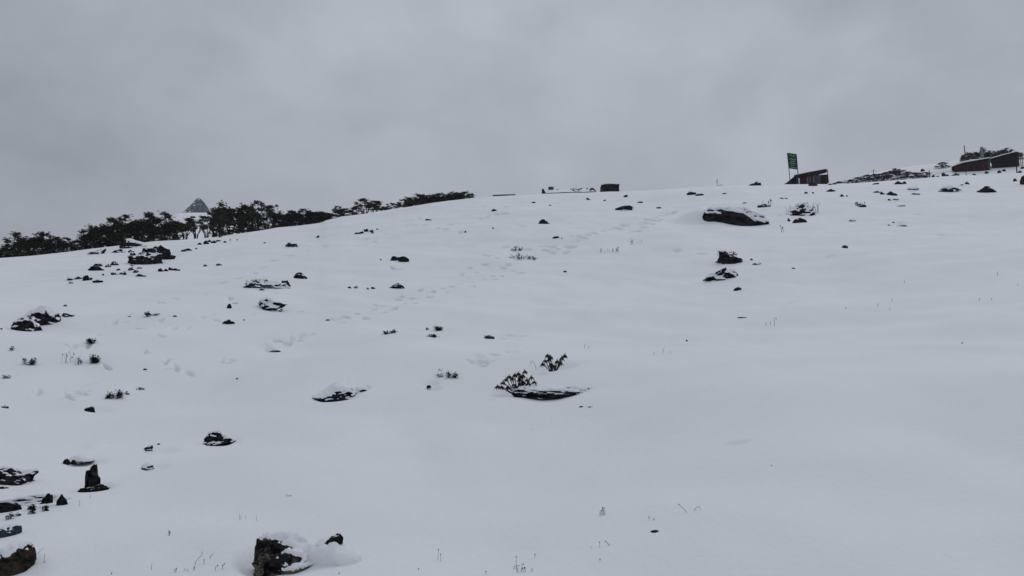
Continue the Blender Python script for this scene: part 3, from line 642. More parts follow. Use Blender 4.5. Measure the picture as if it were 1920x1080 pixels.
T_ = [
 (-8, 470, 30, 'bush', 'small dark bush cut off by the left edge of the skyline row', 3), (12, 474, 34, 'bush', 'low rhododendron right at the left end of the skyline', 2),
 (32, 439, 42, 'dense', 'leftmost full rhododendron tree of the skyline, round crown', 4), (58, 438, 40, 'dense', 'rhododendron tree at the top of the leftmost detached clump', 5), (84, 437, 40, 'dense', 'second tree from the right in the leftmost detached clump', 4),
 (106, 446, 36, 'dense', 'sloping tree right of the middle of the leftmost detached clump', 3), (124, 444, 28, 'open', 'thin tree at the right end of the leftmost detached clump, beside the gap', 3),
 (147, 451, 30, 'bush', 'low tree that starts the long dark row right of the skyline gap', 3), (170, 426, 36, 'dense', 'tree where the long dark row steps up from the skyline gap', 4), (192, 417, 42, 'dense', 'round tree on the rising left shoulder of the long dark row', 5),
 (214, 412, 42, 'dense', 'tree on the shoulder of the dark row, upper left of the double black outcrop', 4), (238, 407, 42, 'dense', 'dark tree behind the snow-sided black rock at the foot of the row', 5), (262, 405, 42, 'dense', 'dark tree above the double black outcrop, flat crown', 4),
 (284, 402, 44, 'dense', 'highest tree of the flat stretch left of the grey peak', 5), (306, 402, 42, 'dense', 'tree just left of the small snow patch beside the grey peak', 4), (328, 409, 36, 'dense', 'tree under the left foot of the grey peak', 3),
 (348, 408, 38, 'open', 'bare-legged tree below the left flank of the grey peak', 2), (368, 404, 38, 'open', 'tree directly below the tip of the grey peak, trunks showing', 2), (388, 402, 36, 'open', 'tree below the right flank of the grey peak', 1.5),
 (404, 389, 38, 'open', 'tree with a leftward spray just right of the grey peak', 4), (414, 384, 34, 'dense', 'tree left of the rounded high crown right of the peak', 8), (432, 379, 44, 'dense', 'broad high rounded crown right of the grey peak', 9),
 (452, 387, 38, 'dense', 'dark tree between the rounded high crown and the tallest one', 7), (470, 391, 34, 'dense', 'tree tucked in left of the tallest skyline tree', 5), (482, 373.5, 30, 'open', 'tallest skyline tree with separate leaf tufts against the sky', 6),
 (500, 383, 34, 'open', 'airy tree just right of the tallest skyline tree', 5), (513, 381, 26, 'open', 'tufted tree at the right drop of the high group', 5), (530, 396, 32, 'dense', 'tree at the notch right of the high group', 5),
 (550, 397, 34, 'dense', 'first tree of the low dark stretch right of the notch', 6), (570, 394, 34, 'dense', 'middle tree of the low dark stretch right of the notch', 7), (588, 391, 30, 'dense', 'hump-shaped tree near the right end of the low dark stretch', 8),
 (606, 399, 26, 'dense', 'tree where the low dark stretch drops away to the right', 8), (622, 401, 26, 'bush', 'low tree left of the lone tuft against the sky', 8), (633, 385, 18, 'open', 'lone small tuft on a stem against the sky', 9),
 (648, 392, 30, 'bush', 'low round tree right of the lone tuft', 8), (666, 389, 26, 'bush', 'low tree left of the spreading bare-branched one', 8), (684, 371, 36, 'open', 'spreading tree with visible forked branches against the sky', 9),
 (702, 377, 34, 'open', 'broad low tree leaning right of the spreading forked one', 9), (718, 380, 26, 'open', 'small tree ending the group of the spreading forked one', 9), (739, 380, 24, 'open', 'thin isolated tree in the dip of the ridge', 9),
 (762, 372, 28, 'dense', 'left tree of the last dark hedge-like group on the ridge', 10), (782, 366, 28, 'dense', 'second tree of the last hedge-like group on the ridge', 10), (802, 361, 28, 'dense', 'high tree of the last hedge-like group on the ridge', 10),
 (822, 363, 28, 'dense', 'tree in the middle of the last hedge-like group on the ridge', 10), (836, 362, 24, 'open', 'tree with a thin sprig on top in the last ridge group', 10), (852, 357, 26, 'dense', 'topmost tree near the right end of the last ridge group', 10),
 (870, 360, 24, 'dense', 'second last tree at the right end of the ridge row', 10), (883, 363, 16, 'bush', 'rightmost small tree where the ridge row meets the snow', 9)]
for i, (px, yt, wp, kd, lb, off) in enumerate(T_): tree(px, yt, wp, kd, lb, off, k=i)
# low growth filling the foot of the row
U_ = [(20, 468, 30, 'foot bush under the leftmost skyline clump'), (60, 462, 34, 'foot bush in the middle of the leftmost clump'), (98, 462, 34, 'foot bush at the right of the leftmost clump'), (160, 452, 34, 'foot bush at the start of the long dark row'),
      (190, 446, 36, 'foot bush below the shoulder of the long row'), (222, 444, 34, 'foot bush left of the snow-sided black rock'), (300, 440, 26, 'foot bush below the flat stretch of the row'), (536, 412, 34, 'foot bush under the notch in the tree row'),
      (562, 410, 34, 'foot bush under the low dark stretch, left part'), (590, 406, 32, 'foot bush under the low dark stretch, right part'), (618, 405, 24, 'foot bush below the lone tuft, left side'), (470, 424, 26, 'leafy foot bush on the snow below the tallest tree'),
      (496, 419, 26, 'dark foot bush right below the airy tree'), (515, 415, 26, 'dark foot bush at the drop right of the airy tree'), (446, 428, 20, 'small foot bush on the snow by the pale mound'), (776, 382, 34, 'foot bush under the last ridge group, left'), (820, 374, 34, 'foot bush under the last ridge group, middle'), (858, 368, 30, 'foot bush under the last ridge group, right')]
U_ += [(-4, 472, 30, 'foot bush cut by the left photo edge'), (40, 460, 34, 'foot bush between the first two trees at the left'), (80, 460, 34, 'foot bush right of the middle of the leftmost clump'), (122, 462, 28, 'foot bush at the right end of the leftmost clump'), (142, 460, 24, 'foot bush filling the skyline gap'),
       (176, 448, 36, 'foot bush where the row steps up'), (206, 442, 36, 'foot bush at the middle of the rising shoulder'), (250, 440, 34, 'foot bush behind the snow-sided black rock'), (274, 436, 34, 'foot bush above the double black outcrop'), (322, 434, 30, 'foot bush left of the bare-legged trees'), (404, 424, 22, 'foot bush left of the pale mound'),
       (548, 408, 34, 'foot bush right of the notch'), (576, 406, 34, 'foot bush in the middle of the low dark stretch'), (604, 405, 24, 'foot bush at the drop of the low dark stretch'), (640, 400, 26, 'foot bush right below the lone tuft'), (798, 374, 34, 'foot bush between left and middle of the last ridge group'), (838, 368, 34, 'foot bush between middle and right of the last ridge group')]
for i, (px, yt, wp, lb) in enumerate(U_): tree(px, yt - (6 if px < 330 or 528 < px < 615 else 0), wp, 'bush', 'low dark ' + lb, 1.2, group='bushes at the foot of the tree row', k=i, name='rhododendron_bush')

# snow-laden bushes behind the huts on the right
def snowy(o, n=26, seed=1):
    rnd = random.Random(seed); mb = MB(); V, Fc = ico(1)
    for k in range(n):
        a_ = rnd.uniform(0, 6.28); r_ = math.sqrt(rnd.random()) * 1.9; c = Vector((math.cos(a_) * r_, math.sin(a_) * r_, 4 * (1 - .13 * r_ * r_) * rnd.uniform(.55, 1.0))); s1 = rnd.uniform(.14, .34)
        mb.add([c + Vector((v.x * s1, v.y * s1, v.z * s1 * .4)) for v in V], Fc)
    mb.build('snow_load', SNOW, o)
B_ = [(1822, 284, 22, 291, 'snow-dusted bush left of the pale tank behind the red hut'), (1833, 286, 20, 293, 'low snow-dusted bush right under the pale tank'), (1851, 279, 24, 284, 'highest snow-dusted bush right of the pale tank'), (1868, 281, 24, 283, 'snow-dusted bush behind the joint of red hut and black shed'),
      (1884, 282, 22, 283, 'snow-dusted bush behind the middle of the black shed'), (1896, 278, 22, 282, 'flat-topped dark bush above the black shed roof'), (1913, 284, 22, 286, 'dark bush above the right end of the black shed'), (1815, 292, 16, 297, 'small bush just right of the tall pole')]
for i, (px, yt, wp, _, lb) in enumerate(B_):
    o = tree(px, yt, wp, 'dense', lb, d=192 + i % 3, k=i, group='snow-dusted bushes behind the huts', name='snowy_bush'); snowy(o, 22, i + 3)
# dark heath on the bank behind the fence
H_ = [(1578, 340.5, 22, 'lowest heath strip at the hut end of the bank'), (1596, 337, 22, 'heath strip right of the hut end of the bank'), (1612, 333, 24, 'heath bush left of the stayed post'), (1630, 328, 24, 'heath bush around the foot of the stayed post'),
      (1648, 326, 26, 'heath bush right of the stayed post'), (1664, 324, 26, 'heath bush in the middle of the bank'), (1680, 317, 26, 'upper heath bush on the crest of the bank'), (1694, 320, 26, 'heath bush right of the bank crest'),
      (1708, 323, 24, 'snowier heath bush in the right part of the bank'), (1724, 324, 22, 'heath bush left of the leaning fence post'), (1738, 323, 18, 'heath bush touching the leaning fence post'), (1668, 333, 30, 'heath bush at the lower edge below the bank middle'), (1700, 331, 28, 'heath bush at the lower edge below the bank crest'), (1640, 335, 30, 'heath bush at the lower edge below the stayed post')]
for i, (px, yt, wp, lb) in enumerate(H_):
    o = tree(px, yt, wp, 'bush', 'low dark snow-flecked ' + lb, d=hit2(px, yt + 8), k=i, group='heath bushes on the right bank', name='heath_bush'); snowy(o, 14, i + 40)
o = tree(1772, 304.5, 22, 'bush', 'flat dark bush on the snow left of the red hut roof', d=hit2(1772, 314), k=1, group='snow-dusted bushes behind the huts', name='snowy_bush')

# fence posts and wires
def post(px, yt, yb, d, label, r=.055, arms=False):
    f_ = Frame('fence_post', px, yb, d, label, 'post', 'fence posts near the huts'); f_.bar('shaft', [(px, yb + 6), (px, (yt + yb) / 2), (px - .3, yt)], r, BARK)
    if arms: f_.bar('stay', [(px - .2, yt + 1.2), (px - 26, yt + 14.5)], .022, BARK); f_.bar('stay', [(px - .2, yt + 1.2), (px + 7, yt + 5)], .03, BARK)
post(1638.5, 317.5, 338, hit2(1638, 332), 'dark post with slanting stays standing in the heath bank', .075, True)
post(1743, 318.5, 332.5, 139, 'thin dark fence post right of the heath bank', .06)
post(1811.5, 319.5, 329.5, 140, 'short fence post in the snow in front of the red hut', .05)
post(1906.8, 304.5, 325, 139, 'thick dark fence post near the photo edge below the black shed', .085)
f_ = Frame('fence_wire', 1765, 326, 139.5, 'thin wires running from the leaning post towards the red hut', 'fence wire'); f_.bar('wire', [(1743, 326.2), (1765, 324.6), (1788, 321.6)], .03, METAL); f_.bar('wire', [(1743, 321.5), (1765, 321.8), (1788, 318.6)], .02, METAL)

# ------------------------------------------------------------------ rocks: left, right and centre
rock(478, 590, 997, 1063, 'big lichened black boulder with a thick snow cap at the bottom', prof=[.80, .98, 1, .95, .92, .86, .72], deep=.8, cover=.02, cap=.46, capbias=.62, rough=.10, lichen=.9, seed=12, facets=5, capt=.16, cat='boulder', skip=1)
rock(572, 674, 1004, 1062, 'snow-buried rock with one dark crest right of the big lichened boulder', prof=[.3, .6, .86, .9, .62, .42, .12], deep=.7, cover=.99, cap=1.6, rough=.05, seed=4, facets=3, capt=.10, skip=1)
rock(598, 642, 1002, 1022, 'thin dark rock crest poking out of the snow-buried rock', prof=[.05, .2, .42, .7, 1, .5], deep=.5, cover=.12, rough=.08, seed=9, facets=4, sink=.05, dist=hit(625, 1060)[1] + .05)
rock(-52, 64, 1014, 1070, 'brown corner boulder with snow on its upper left', prof=[1, 1, .95, .9, 1, .98, .9], deep=.7, cover=.0, cap=.50, capbias=-.62, rough=.07, tint='brown', seed=23, facets=6, capt=.20, cat='boulder', turn=.0, dip=-6)
rock(-30, 41, 984, 1010, 'flat-topped grey rock above the brown corner boulder', prof=[.8, .9, 1, .98, .95, .8], deep=.6, cover=.0, cap=.42, capbias=-.45, rough=.05, tint='grey', seed=31, facets=8)
rock(-40, 66, 873, 910, 'black jagged rock at the left edge above the snowy slab', prof=[1, .95, 1, .9, .7, .55, .3], deep=.6, cover=.06, cap=.10, capbias=.25, rough=.16, seed=8, dip=3, cat='rock')
rock(-60, 128, 915, 951, 'broad snow-covered slab at the left edge over dark hollows', prof=[.9, 1, 1, .92, .8, .6, .3], deep=.55, cover=.25, cap=.95, capbias=.0, rough=.06, seed=16, facets=3, capt=.12, cat='rock')
rock(-20, 40, 942, 962, 'black rock face under the left slab', prof=[1, 1, 1, .9, .4], deep=.35, cover=.0, rough=.14, seed=3, cat='rock')
rock(74, 98, 926, 943, 'dark scooped stone at the right end of the left slab', prof=[.5, .75, .9, 1], deep=.5, cover=.0, seed=7, rough=.1, dist=hit(86, 950)[1] - .04, sink=.1)
rock(103, 127, 927, 946, 'black pointed stone like a little gable right of the left slab', prof=[.15, .55, 1, .85, .4], deep=.6, cover=.0, seed=5, facets=9, rough=.06, dist=hit(115, 949)[1], sink=.1)
rock(-10, 17, 911, 917, 'thin dark rock edge at the left border between two rocks', deep=.4, cover=.1, seed=6)
# upright stone
rock(159, 188, 873, 917, 'upright black stone like a sitting figure in its melted hollow', prof=[.55, .82, .94, 1, .96, .55, .42], deep=.75, cover=.02, rough=.13, seed=47, facets=0, sink=.3, lichen=.2, cat='standing stone', lean=.02)
rock(146, 202, 906, 919, 'black low rock shape standing in for the dark hole under the upright stone', prof=[.5, .7, .5, .5, .8, .6, .3], deep=.45, cover=.08, rough=.12, seed=44)  # dark hole round the stone's foot, made as a low black shape
rock(118, 132, 858, 868, 'dark nub stone at the left end of the small snow hump', seed=3, cover=.12); rock(133, 144, 861, 868, 'second dark nub in the small snow hump', seed=5, cover=.2)
rock(130, 176, 852, 866, 'small snow hump with dark nubs above the upright stone', prof=[.5, .8, 1, .85, .5, .2], cap=1.25, cover=.5, capt=.08, deep=.8, seed=61, rough=.03, facets=2, skip=1)
rock(386, 438, 807, 829, 'black cleft rock half capped with snow in the open slope', prof=[.55, .8, .85, 1, .8, .6, .45], deep=.7, cover=.12, cap=.55, capbias=.15, rough=.14, seed=71, facets=5, capt=.14, dip=0)
rock(590, 664, 719, 748, 'snow mound with a black hollow front left of centre', prof=[.25, .55, .85, 1, .95, .8, .35], deep=.75, cover=.0, cap=.72, capbias=-.05, rough=.08, seed=82, facets=3, capt=.12, dip=4)
rock(664, 690, 722, 735, 'faint snow ripple with a dark lip right of the snow mound', cap=1.0, cover=.6, prof=[.6, .9, .8, .3], seed=11, rough=.03, capt=.05)
rock(966, 1112, 722, 744, 'long low snow-covered ledge with a black underside by the bushes', prof=[.55, .8, .85, .8, .85, .95, 1.0, .85, .55], deep=.42, cover=.04, cap=.80, capbias=.0, rough=.12, seed=90, facets=3, capt=.16, sub=6, cat='rock', sink=1.1)
rock(24, 76, 588, 616, 'left half of the banded left rock, streaked with snow', prof=[.3, .6, .8, 1, 1, .9], deep=.6, cover=.48, rough=.2, seed=101, dip=-3)
rock(48, 114, 574, 606, 'banded left rock with a round snow cushion on its crown', prof=[.5, .85, 1, 1, .95, .6], deep=.6, cover=.35, cap=.50, rough=.15, seed=104, capt=.10, dip=-6)
rock(112, 140, 582, 595, 'small dark tail stone right of the banded left rock', prof=[.9, .6, .4, .3], cover=.35, seed=9, rough=.2)
rock(234, 304, 466, 496, 'front half of the double black outcrop, snow in its seams', prof=[.3, .6, .85, .9, .8, .5], deep=.6, cover=.30, rough=.2, seed=111)
rock(272, 326, 463, 487, 'rear right half of the double black outcrop', prof=[.6, .9, .95, 1, .8, .4], deep=.6, cover=.22, rough=.22, seed=115)
rock(225, 280, 447, 464, 'black rock with a long snowy right flank under the tree row', prof=[.7, 1, .85, .6, .45, .3], deep=.6, cover=.05, cap=.5, capbias=.55, rough=.1, seed=121)
rock(212, 240, 467, 474, look='flat dark stone', seed=4, rough=.2); rock(165, 196, 467, 477, look='dark stone with a snowy left tail', prof=[.2, .5, 1, .7], rough=.2, seed=8)
for i, (a_, b_, c_, d_) in enumerate([(180, 196, 467, 476), (240, 252, 466, 473), (242, 256, 471, 480)]): rock(a_, b_, c_, d_, look='dark crumbly stone', seed=200 + i, rough=.25)
# strips of broken stone
def strip(boxes, look, **k):
    for i, (a_, b_, c_, d_) in enumerate(boxes): rock(a_, b_, c_, d_, look=look, seed=int(a_ * 3 + d_), rough=.24, **k)
strip([(165, 195, 495, 508), (183, 194, 492, 500), (196, 209, 494, 501), (207, 223, 490, 498), (125, 140, 518, 526), (138, 156, 516, 524), (154, 173, 514, 526), (174, 192, 522, 531), (127, 138, 528, 532)], 'dark ragged stone', cover=.38)
strip([(207, 222, 510, 516), (224, 231, 510, 515), (230, 238, 508, 516), (239, 252, 500, 508), (248, 260, 505, 512), (256, 266, 499, 504), (254, 276, 513, 519), (217, 227, 503, 507), (297, 307, 501, 510), (306, 316, 503, 509), (314, 328, 499, 507), (326, 338, 502, 508), (245, 252, 496, 500), (191, 196, 512, 517)], 'small broken black stone', cover=.25)
strip([(371, 379, 454, 459), (380, 392, 451, 458), (388, 398, 449, 454), (396, 407, 450, 456), (404, 414, 448, 453), (419, 425, 451, 455)], 'black crumb of rock', cover=.2); strip([(340, 350, 466, 472), (347, 360, 464, 471), (366, 370, 464, 468), (430, 434, 448, 451), (443, 447, 448, 451), (410, 417, 441, 445), (420, 430, 434, 437), (494, 499, 453, 456)], 'tiny dark stone', cover=.2)
rock(381, 390, 494, 500, look='flat black pebble'); rock(405, 417, 492, 498, look='flat black stone')
# broken low outcrop
rock(457, 482, 529, 541, 'left dark wedge of the broken low outcrop', prof=[.1, .5, 1, .9, .3], cover=.15, seed=131, rough=.1)
rock(463, 535, 524, 541, 'snowy middle of the broken low outcrop', prof=[.6, .95, .9, 1, .95, .95, 1], cover=.66, seed=132, rough=.24, deep=.5)
rock(526, 546, 525, 538, 'right dark knob of the broken low outcrop', prof=[.7, 1, .9, .5], cover=.15, seed=133, rough=.2)
rock(486, 496, 539, 545, look='dark stone'); rock(513, 524, 534, 539, look='little black stone')
rock(550, 575, 510, 523, 'humped black stone with a snowy left shoulder right of the broken outcrop', prof=[.4, .9, 1, .8, .5], cover=.3, seed=141, rough=.1)
rock(482, 536, 561, 583, 'speckled snowy rock, black at its lower left, under the broken outcrop', prof=[.4, .7, .95, 1, .8, .6, .3], cover=.6, seed=150, rough=.26)
rock(490, 510, 572, 583, 'black lower corner of the speckled snowy rock', cover=.2, seed=151, rough=.24)
rock(416, 441, 598, 609, 'small dark pyramid stone with a snow-streaked right face', prof=[.15, .6, 1, .65, .2], cover=.22, seed=160, rough=.05, facets=9)
rock(425, 434, 567, 579, 'little upright dark nub beside a thin twig', cover=.2, seed=161); stems(436, 570, [[(0, 0), (3, 1.5), (6, .5), (11, 1.5)]], 'dark twig lying in the snow', th=1.1)
rock(732, 750, 478, 488, 'left lobe of the two-lobed black rock', cover=.22, seed=170, rough=.1, prof=[.6, 1, .9, .6]); rock(747, 767, 480, 489, 'right lobe of the two-lobed black rock', cover=.08, seed=171, rough=.06, prof=[.6, .9, 1, .6])
rock(731, 761, 531, 542, 'little black wedge rock with a snowy back on the middle slope', prof=[.15, .6, 1, .8, .3], cover=.25, seed=172, rough=.08)
strip([(651, 659, 537, 541), (662, 670, 538, 542), (664, 671, 536, 539), (687, 693, 539, 543), (696, 704, 537, 542), (610, 618, 598, 601)], 'tiny black stone', cover=.15)
rock(534, 560, 455, 464, 'small black stone with a snowy middle, upper left slope', prof=[.3, .8, 1, .8, .4], cover=.33, seed=173, rough=.2)
rock(664, 684, 432, 439, look='low streaky dark rock', cover=.4, prof=[.2, .5, .8, 1], rough=.2); strip([(682, 693, 428, 435), (692, 701, 430, 436), (695, 702, 434, 438), (705, 710, 428, 431), (592, 599, 441, 446)], 'tiny black upslope stone', cover=.15); strip([(797, 810, 410, 414), (870, 875, 433, 437), (712, 716, 485, 488)], 'very small dark pebble', cover=.15); strip([(921, 931, 391, 396), (997, 1004, 377, 381), (1029, 1034, 383, 386), (922, 927, 426, 429), (1098, 1107, 370, 375), (1131, 1136, 374, 377), (1169, 1178, 365, 370), (1195, 1206, 377, 381), (1230, 1240, 387, 391)], 'tiny dark stone', cover=.15)
rock(1007, 1030, 410, 420, 'lone dark wedge stone on the upper middle slope', prof=[.1, .55, 1, .75, .5], cover=.2, seed=180, rough=.1, facets=9)
rock(1154, 1185, 385, 395, 'black oblong rock just under the skyline stack', prof=[.6, .9, .95, 1, .9], cover=.22, seed=181, rough=.12); rock(1184, 1189, 388, 392, look='tiny dark stone')
rock(1286, 1305, 357, 366, 'dark stone with a pale right side near the skyline middle', prof=[.4, 1, .9, .5], cover=.25, seed=182); rock(1303, 1321, 360, 367, 'flat dark neighbour stone near the skyline middle', prof=[.4, 1, .7, .3], cover=.35, seed=183)
# the long slab
rock(1316, 1442, 379, 418, 'long leaf-shaped black slab with snow on its back, upper right slope', prof=[.9, 1, 1, .95, .85, .74, .58, .42, .2], deep=.36, cover=.10, cap=.52, capbias=.10, rough=.10, seed=190, facets=4, capt=.10, sub=6, cat='rock', sink=.9, name='slab', dip=-4, turn=.12)
rock(1404, 1428, 340.5, 348, look='dark flat stone on the skyline', prof=[.3, .7, 1, .9], cover=.2); rock(1354, 1364, 361, 365, look='tiny dark stone'); rock(1421, 1446, 381, 389, 'small dark stone with twigs above the long slab tip', prof=[.3, .7, 1, .6, .3], cover=.3, seed=191, rough=.2)
rock(1391, 1400, 379, 382, look='tiny dark stone')
rock(1476, 1530, 384, 405, 'round black rock ringed by grass, snow in its lower face', prof=[.3, .55, .9, 1, .9, .7, .3], cover=.45, seed=193, rough=.2, deep=.7)
rock(1484, 1514, 408, 418, 'dark bowl-shaped stone below the round ringed rock', prof=[.9, .85, .9, .9, .7], cover=.18, seed=194); rock(1476, 1483, 408, 416, look='tiny dark stone')
strip([(1462, 1470, 370, 373), (1471, 1477, 370, 373), (1508, 1516, 359, 363), (1522, 1527, 360, 363), (1574, 1583, 364, 369), (1586, 1590, 366, 369), (1578, 1590, 458, 465), (1484, 1491, 501, 505), (1056, 1063, 507, 511), (1036, 1049, 442, 447), (1052, 1055, 445, 448)], 'tiny black stone', cover=.12)
rock(1515, 1533, 340.5, 349.5, 'round brown stone in front of the patched hut', tint='brown', cover=.12, seed=195, rough=.05, prof=[.3, .8, 1, .8, .3]); rock(1548, 1568, 354, 360, 'little dark peaked stone below the patched hut', prof=[.2, .6, 1, .6, .2], cover=.15, seed=196)
strip([(1552, 1561, 343.5, 347), (1560, 1570, 342, 346)], 'dark heap stone at the hut corner', cover=.3)
rock(1343, 1396, 472, 496, 'pointed black rock with a fringed crest and one snow stripe', prof=[.45, .9, 1, .85, .6, .4, .15], cover=.22, seed=201, rough=.2, deep=.55, dip=-3)
rock(1325, 1388, 502, 525, 'ragged dark rock under the pointed fringed one', prof=[.3, .7, .8, 1, .95, .8, .3], cover=.56, seed=202, rough=.3, deep=.55)
rock(1376, 1392, 538, 545, 'small dark stone below the ragged rock', prof=[.4, .9, 1, .5], cover=.15, seed=203); rock(1410, 1428, 489, 497, 'thin black curved stone right of the pointed fringed rock', prof=[.3, .4, .5, .3], cover=.4, seed=204, rough=.2); rock(1406, 1412, 484, 489, look='tiny dark stone')
rock(1382, 1401, 594, 597.5, 'flat black sliver in the smooth snow of the right slope', cover=0, seed=205, deep=.3)
# right upper slope
rock(1756, 1800, 346, 360.5, 'snow-striped black mound on the upper right slope', prof=[.05, .35, .8, 1, .75, .35, .06], cover=.62, seed=210, rough=.26, facets=4)
rock(1828, 1868, 348, 362, 'steep black mound beside the snow-striped one', prof=[.05, .25, .55, 1, .9, .3, .12], cover=.2, seed=211, rough=.22, facets=4)
rock(1909, 1940, 327, 346, 'rusty brown boulder cut by the right edge of the photo', tint='brown', cover=.05, seed=212, rough=.08); rock(1899, 1908, 334, 340, look='small dark stone')
rock(1808, 1818, 339, 346, look='small black round stone'); rock(1800, 1807, 345, 349, look='tiny dark stone')
strip([(1636, 1652, 358, 362), (1650, 1659, 359, 365), (1658, 1681, 358.5, 366.5)], 'dark stone of the row', cover=.15); strip([(1664, 1672, 372, 377), (1673, 1685, 372, 377)], 'snow-speckled dark stone', cover=.4)
rock(1635, 1648, 342, 346, look='small dark flat stone', prof=[.3, .8, 1, .7]); rock(1676, 1693, 338, 346, 'dark rock with a fringe near the right skyline', cover=.2, seed=215, rough=.2); rock(1692, 1700, 339, 345, look='small ragged stone')
rock(1699, 1724, 349, 357, 'snowy flat stone outlined by dark rims left of the striped mound', cover=.75, seed=216, prof=[.6, .9, .8, .5]); rock(1707, 1725, 361, 366, look='little dark stone with a pale tail', prof=[.5, 1, .5, .2]); rock(1680, 1698, 384, 388, look='low curved dark stone', cover=.3)
rock(1680, 1701, 418, 424.5, 'snowy stone with a thin black underline on the right slope', cover=.0, cap=.9, prof=[.7, 1, .95, .6], seed=217, capt=.2, rough=.04); rock(1673, 1678, 415, 419, look='tiny black stone'); rock(1664, 1670, 420, 423, look='tiny black stone')
rock(1608, 1625, 382, 389, 'small dark stone with twigs right of the round ringed rock', cover=.2, seed=218, prof=[.4, .9, 1, .4]); rock(1590, 1606, 410, 416, look='tiny frosted stone', cover=.5)
# snow-topped blob and stones by the fence
rock(1783, 1800, 322, 329.5, 'brown round boulder in front of the red hut corner', tint='brown', cover=.25, seed=221, dist=141); rock(1765, 1774, 319.5, 328, 'snow-topped upright stone between fence post and red hut', cover=.5, seed=222, dist=141)
for i, (x_, y_) in enumerate([(1735, 330), (1750, 330), (1758, 331), (1776, 328), (1826, 327), (1850, 322), (1874, 321), (1882, 318), (1912, 321), (1730, 318), (1917, 313)]): rock(x_ - 4, x_ + 4, y_ - 3, y_ + 1, look='tiny dark stone by the huts', dist=140 if y_ > 323 else 160, seed=230 + i)
# scattered small dark bits on the left
strip([(323, 333, 591, 595), (442, 447, 708, 712), (268, 276, 690, 695), (240, 246, 592, 595), (118, 126, 571, 575), (0, 5, 614, 618), (455, 460, 598, 601)], 'tiny black pebble', cover=.1)
rock(270, 286, 834, 841, look='small dark stone under a snow lip', cover=.25, prof=[.4, .8, 1]); rock(266, 290, 867, 878, 'small snow-backed stone below the low snow ripples', cover=.0, cap=.7, prof=[.5, 1, .8, .4], seed=241, capt=.2)
rock(271, 287, 842, 846, look='thin dark stone edge', cover=.2); rock(294, 300, 830, 834, look='tiny black stone')
rock(157, 178, 757, 771, 'bent black stone with a snow tail left of the scrub patch', prof=[.2, .5, .9, .7], cover=.15, seed=242, rough=.2)
rock(505, 526, 655.5, 660.5, look='thin dark stone edge', cover=.15); rock(800, 808, 720, 727, 'dark stone in a small melted pit', cover=0, seed=243); rock(0, 18, 759, 766, look='thin dark snow-lipped stone', cover=.3)
rock(909, 929, 624, 636, 'small grey-green stone with a long wind hollow behind it', cover=.2, tint='grey', seed=244, prof=[.9, .8, .5, .3], rough=.2); rock(1220, 1235, 992, 999, 'black almond-shaped stone in the lower right snow', cover=0, seed=245, prof=[.3, .7, 1])
rock(1086, 1094, 760, 764, look='tiny dark stone'); rock(1103, 1113, 761, 765, look='tiny dark stone'); rock(1802, 1806, 641, 644, look='single black speck'); rock(1445, 1449, 871, 874, look='single black speck')
rock(1286, 1290, 636, 640, look='tiny black speck'); rock(535, 547, 926, 930, look='faint snow-covered bump', cap=1.2, cover=.6, seed=2)

# ------------------------------------------------------------------ scrub and grass
tuft(164, 190, 664, 681, n=110, label='round black scrub clump on the left slope'); tuft(43, 66, 671, 684, n=70, label='small ring of scrub near the left edge'); tuft(164, 188, 635, 644, n=60, label='flat oval scrub below the banded left rock')
tuft(194, 231, 733, 748, n=120, label='wide dark scrub patch low on the left slope', lobes=9); tuft(236, 246, 736, 741, n=10, lobes=3); tuft(257, 274, 726, 731, n=14, lobes=4); tuft(832, 858, 697, 709, n=70, label='curled dark scrub on the middle slope'); tuft(820, 834, 698, 708, n=10, lobes=4)
tuft(812, 837, 611, 620, n=60, label='upper scrub of the pair on the middle slope'); tuft(802, 824, 626, 633, n=46, label='lower scrub of the pair on the middle slope'); tuft(798, 803, 616, 619, n=8, lobes=2); tuft(719, 730, 620, 627, n=22, lobes=3); tuft(728, 741, 617, 625, n=26, lobes=3)
tuft(267, 296, 584, 593, n=50, label='thin dark scrub streak right of the banded left rock', lobes=7); tuft(956, 978, 463, 471, n=22, label='upper dark scrub at the head of the footprint trail'); tuft(957, 982, 475, 486, n=24, label='lower dark scrub at the head of the footprint trail'); tuft(980, 1005, 479, 487, n=26, lobes=5)
tuft(52, 66, 947, 955, n=22, lobes=3); tuft(60, 72, 945, 958, n=40, label='little dark sprigs just below the snowy left slab'); tuft(78, 90, 945, 958, n=40, label='leafy sprigs under the scooped dark stone'); tuft(53, 65, 959, 964, n=18, lobes=3); tuft(8, 26, 963, 974, n=26, lobes=5); tuft(30, 40, 963, 968, n=12, lobes=3)
tuft(3, 18, 704, 710, n=16, lobes=4); tuft(139, 153, 668, 683, n=14, lobes=4, label='faint scrub in a dip left of the round scrub clump'); tuft(1604, 1622, 378, 386, n=20, lobes=5); tuft(1486, 1500, 388, 402, n=40, lobes=5, label='leafy fringe at the left of the round ringed rock')
tuft(16, 27, 648, 658, n=14, lobes=2); tuft(1350, 1380, 470, 480, n=60, lobes=7, label='black fringe growing on the pointed rock crest')
def many(cx, yb, w_, h_, n, seed, heads=.3, lean=.3, **k):
    rnd = random.Random(seed); sp_ = []
    for i in range(n):
        x = rnd.uniform(-w_ / 2, w_ / 2); hh = h_ * rnd.uniform(.4, 1); l_ = rnd.uniform(-lean, lean) * hh
        q_ = [(x, 0), (x + l_ * .4, hh * .6), (x + l_, hh)]
        if rnd.random() < .25: q_.append((x + l_ * 1.8 + 1, hh * .8))
        if rnd.random() < heads: q_.append(True)
        sp_.append(q_)
    return stems(cx, yb, sp_, **k)
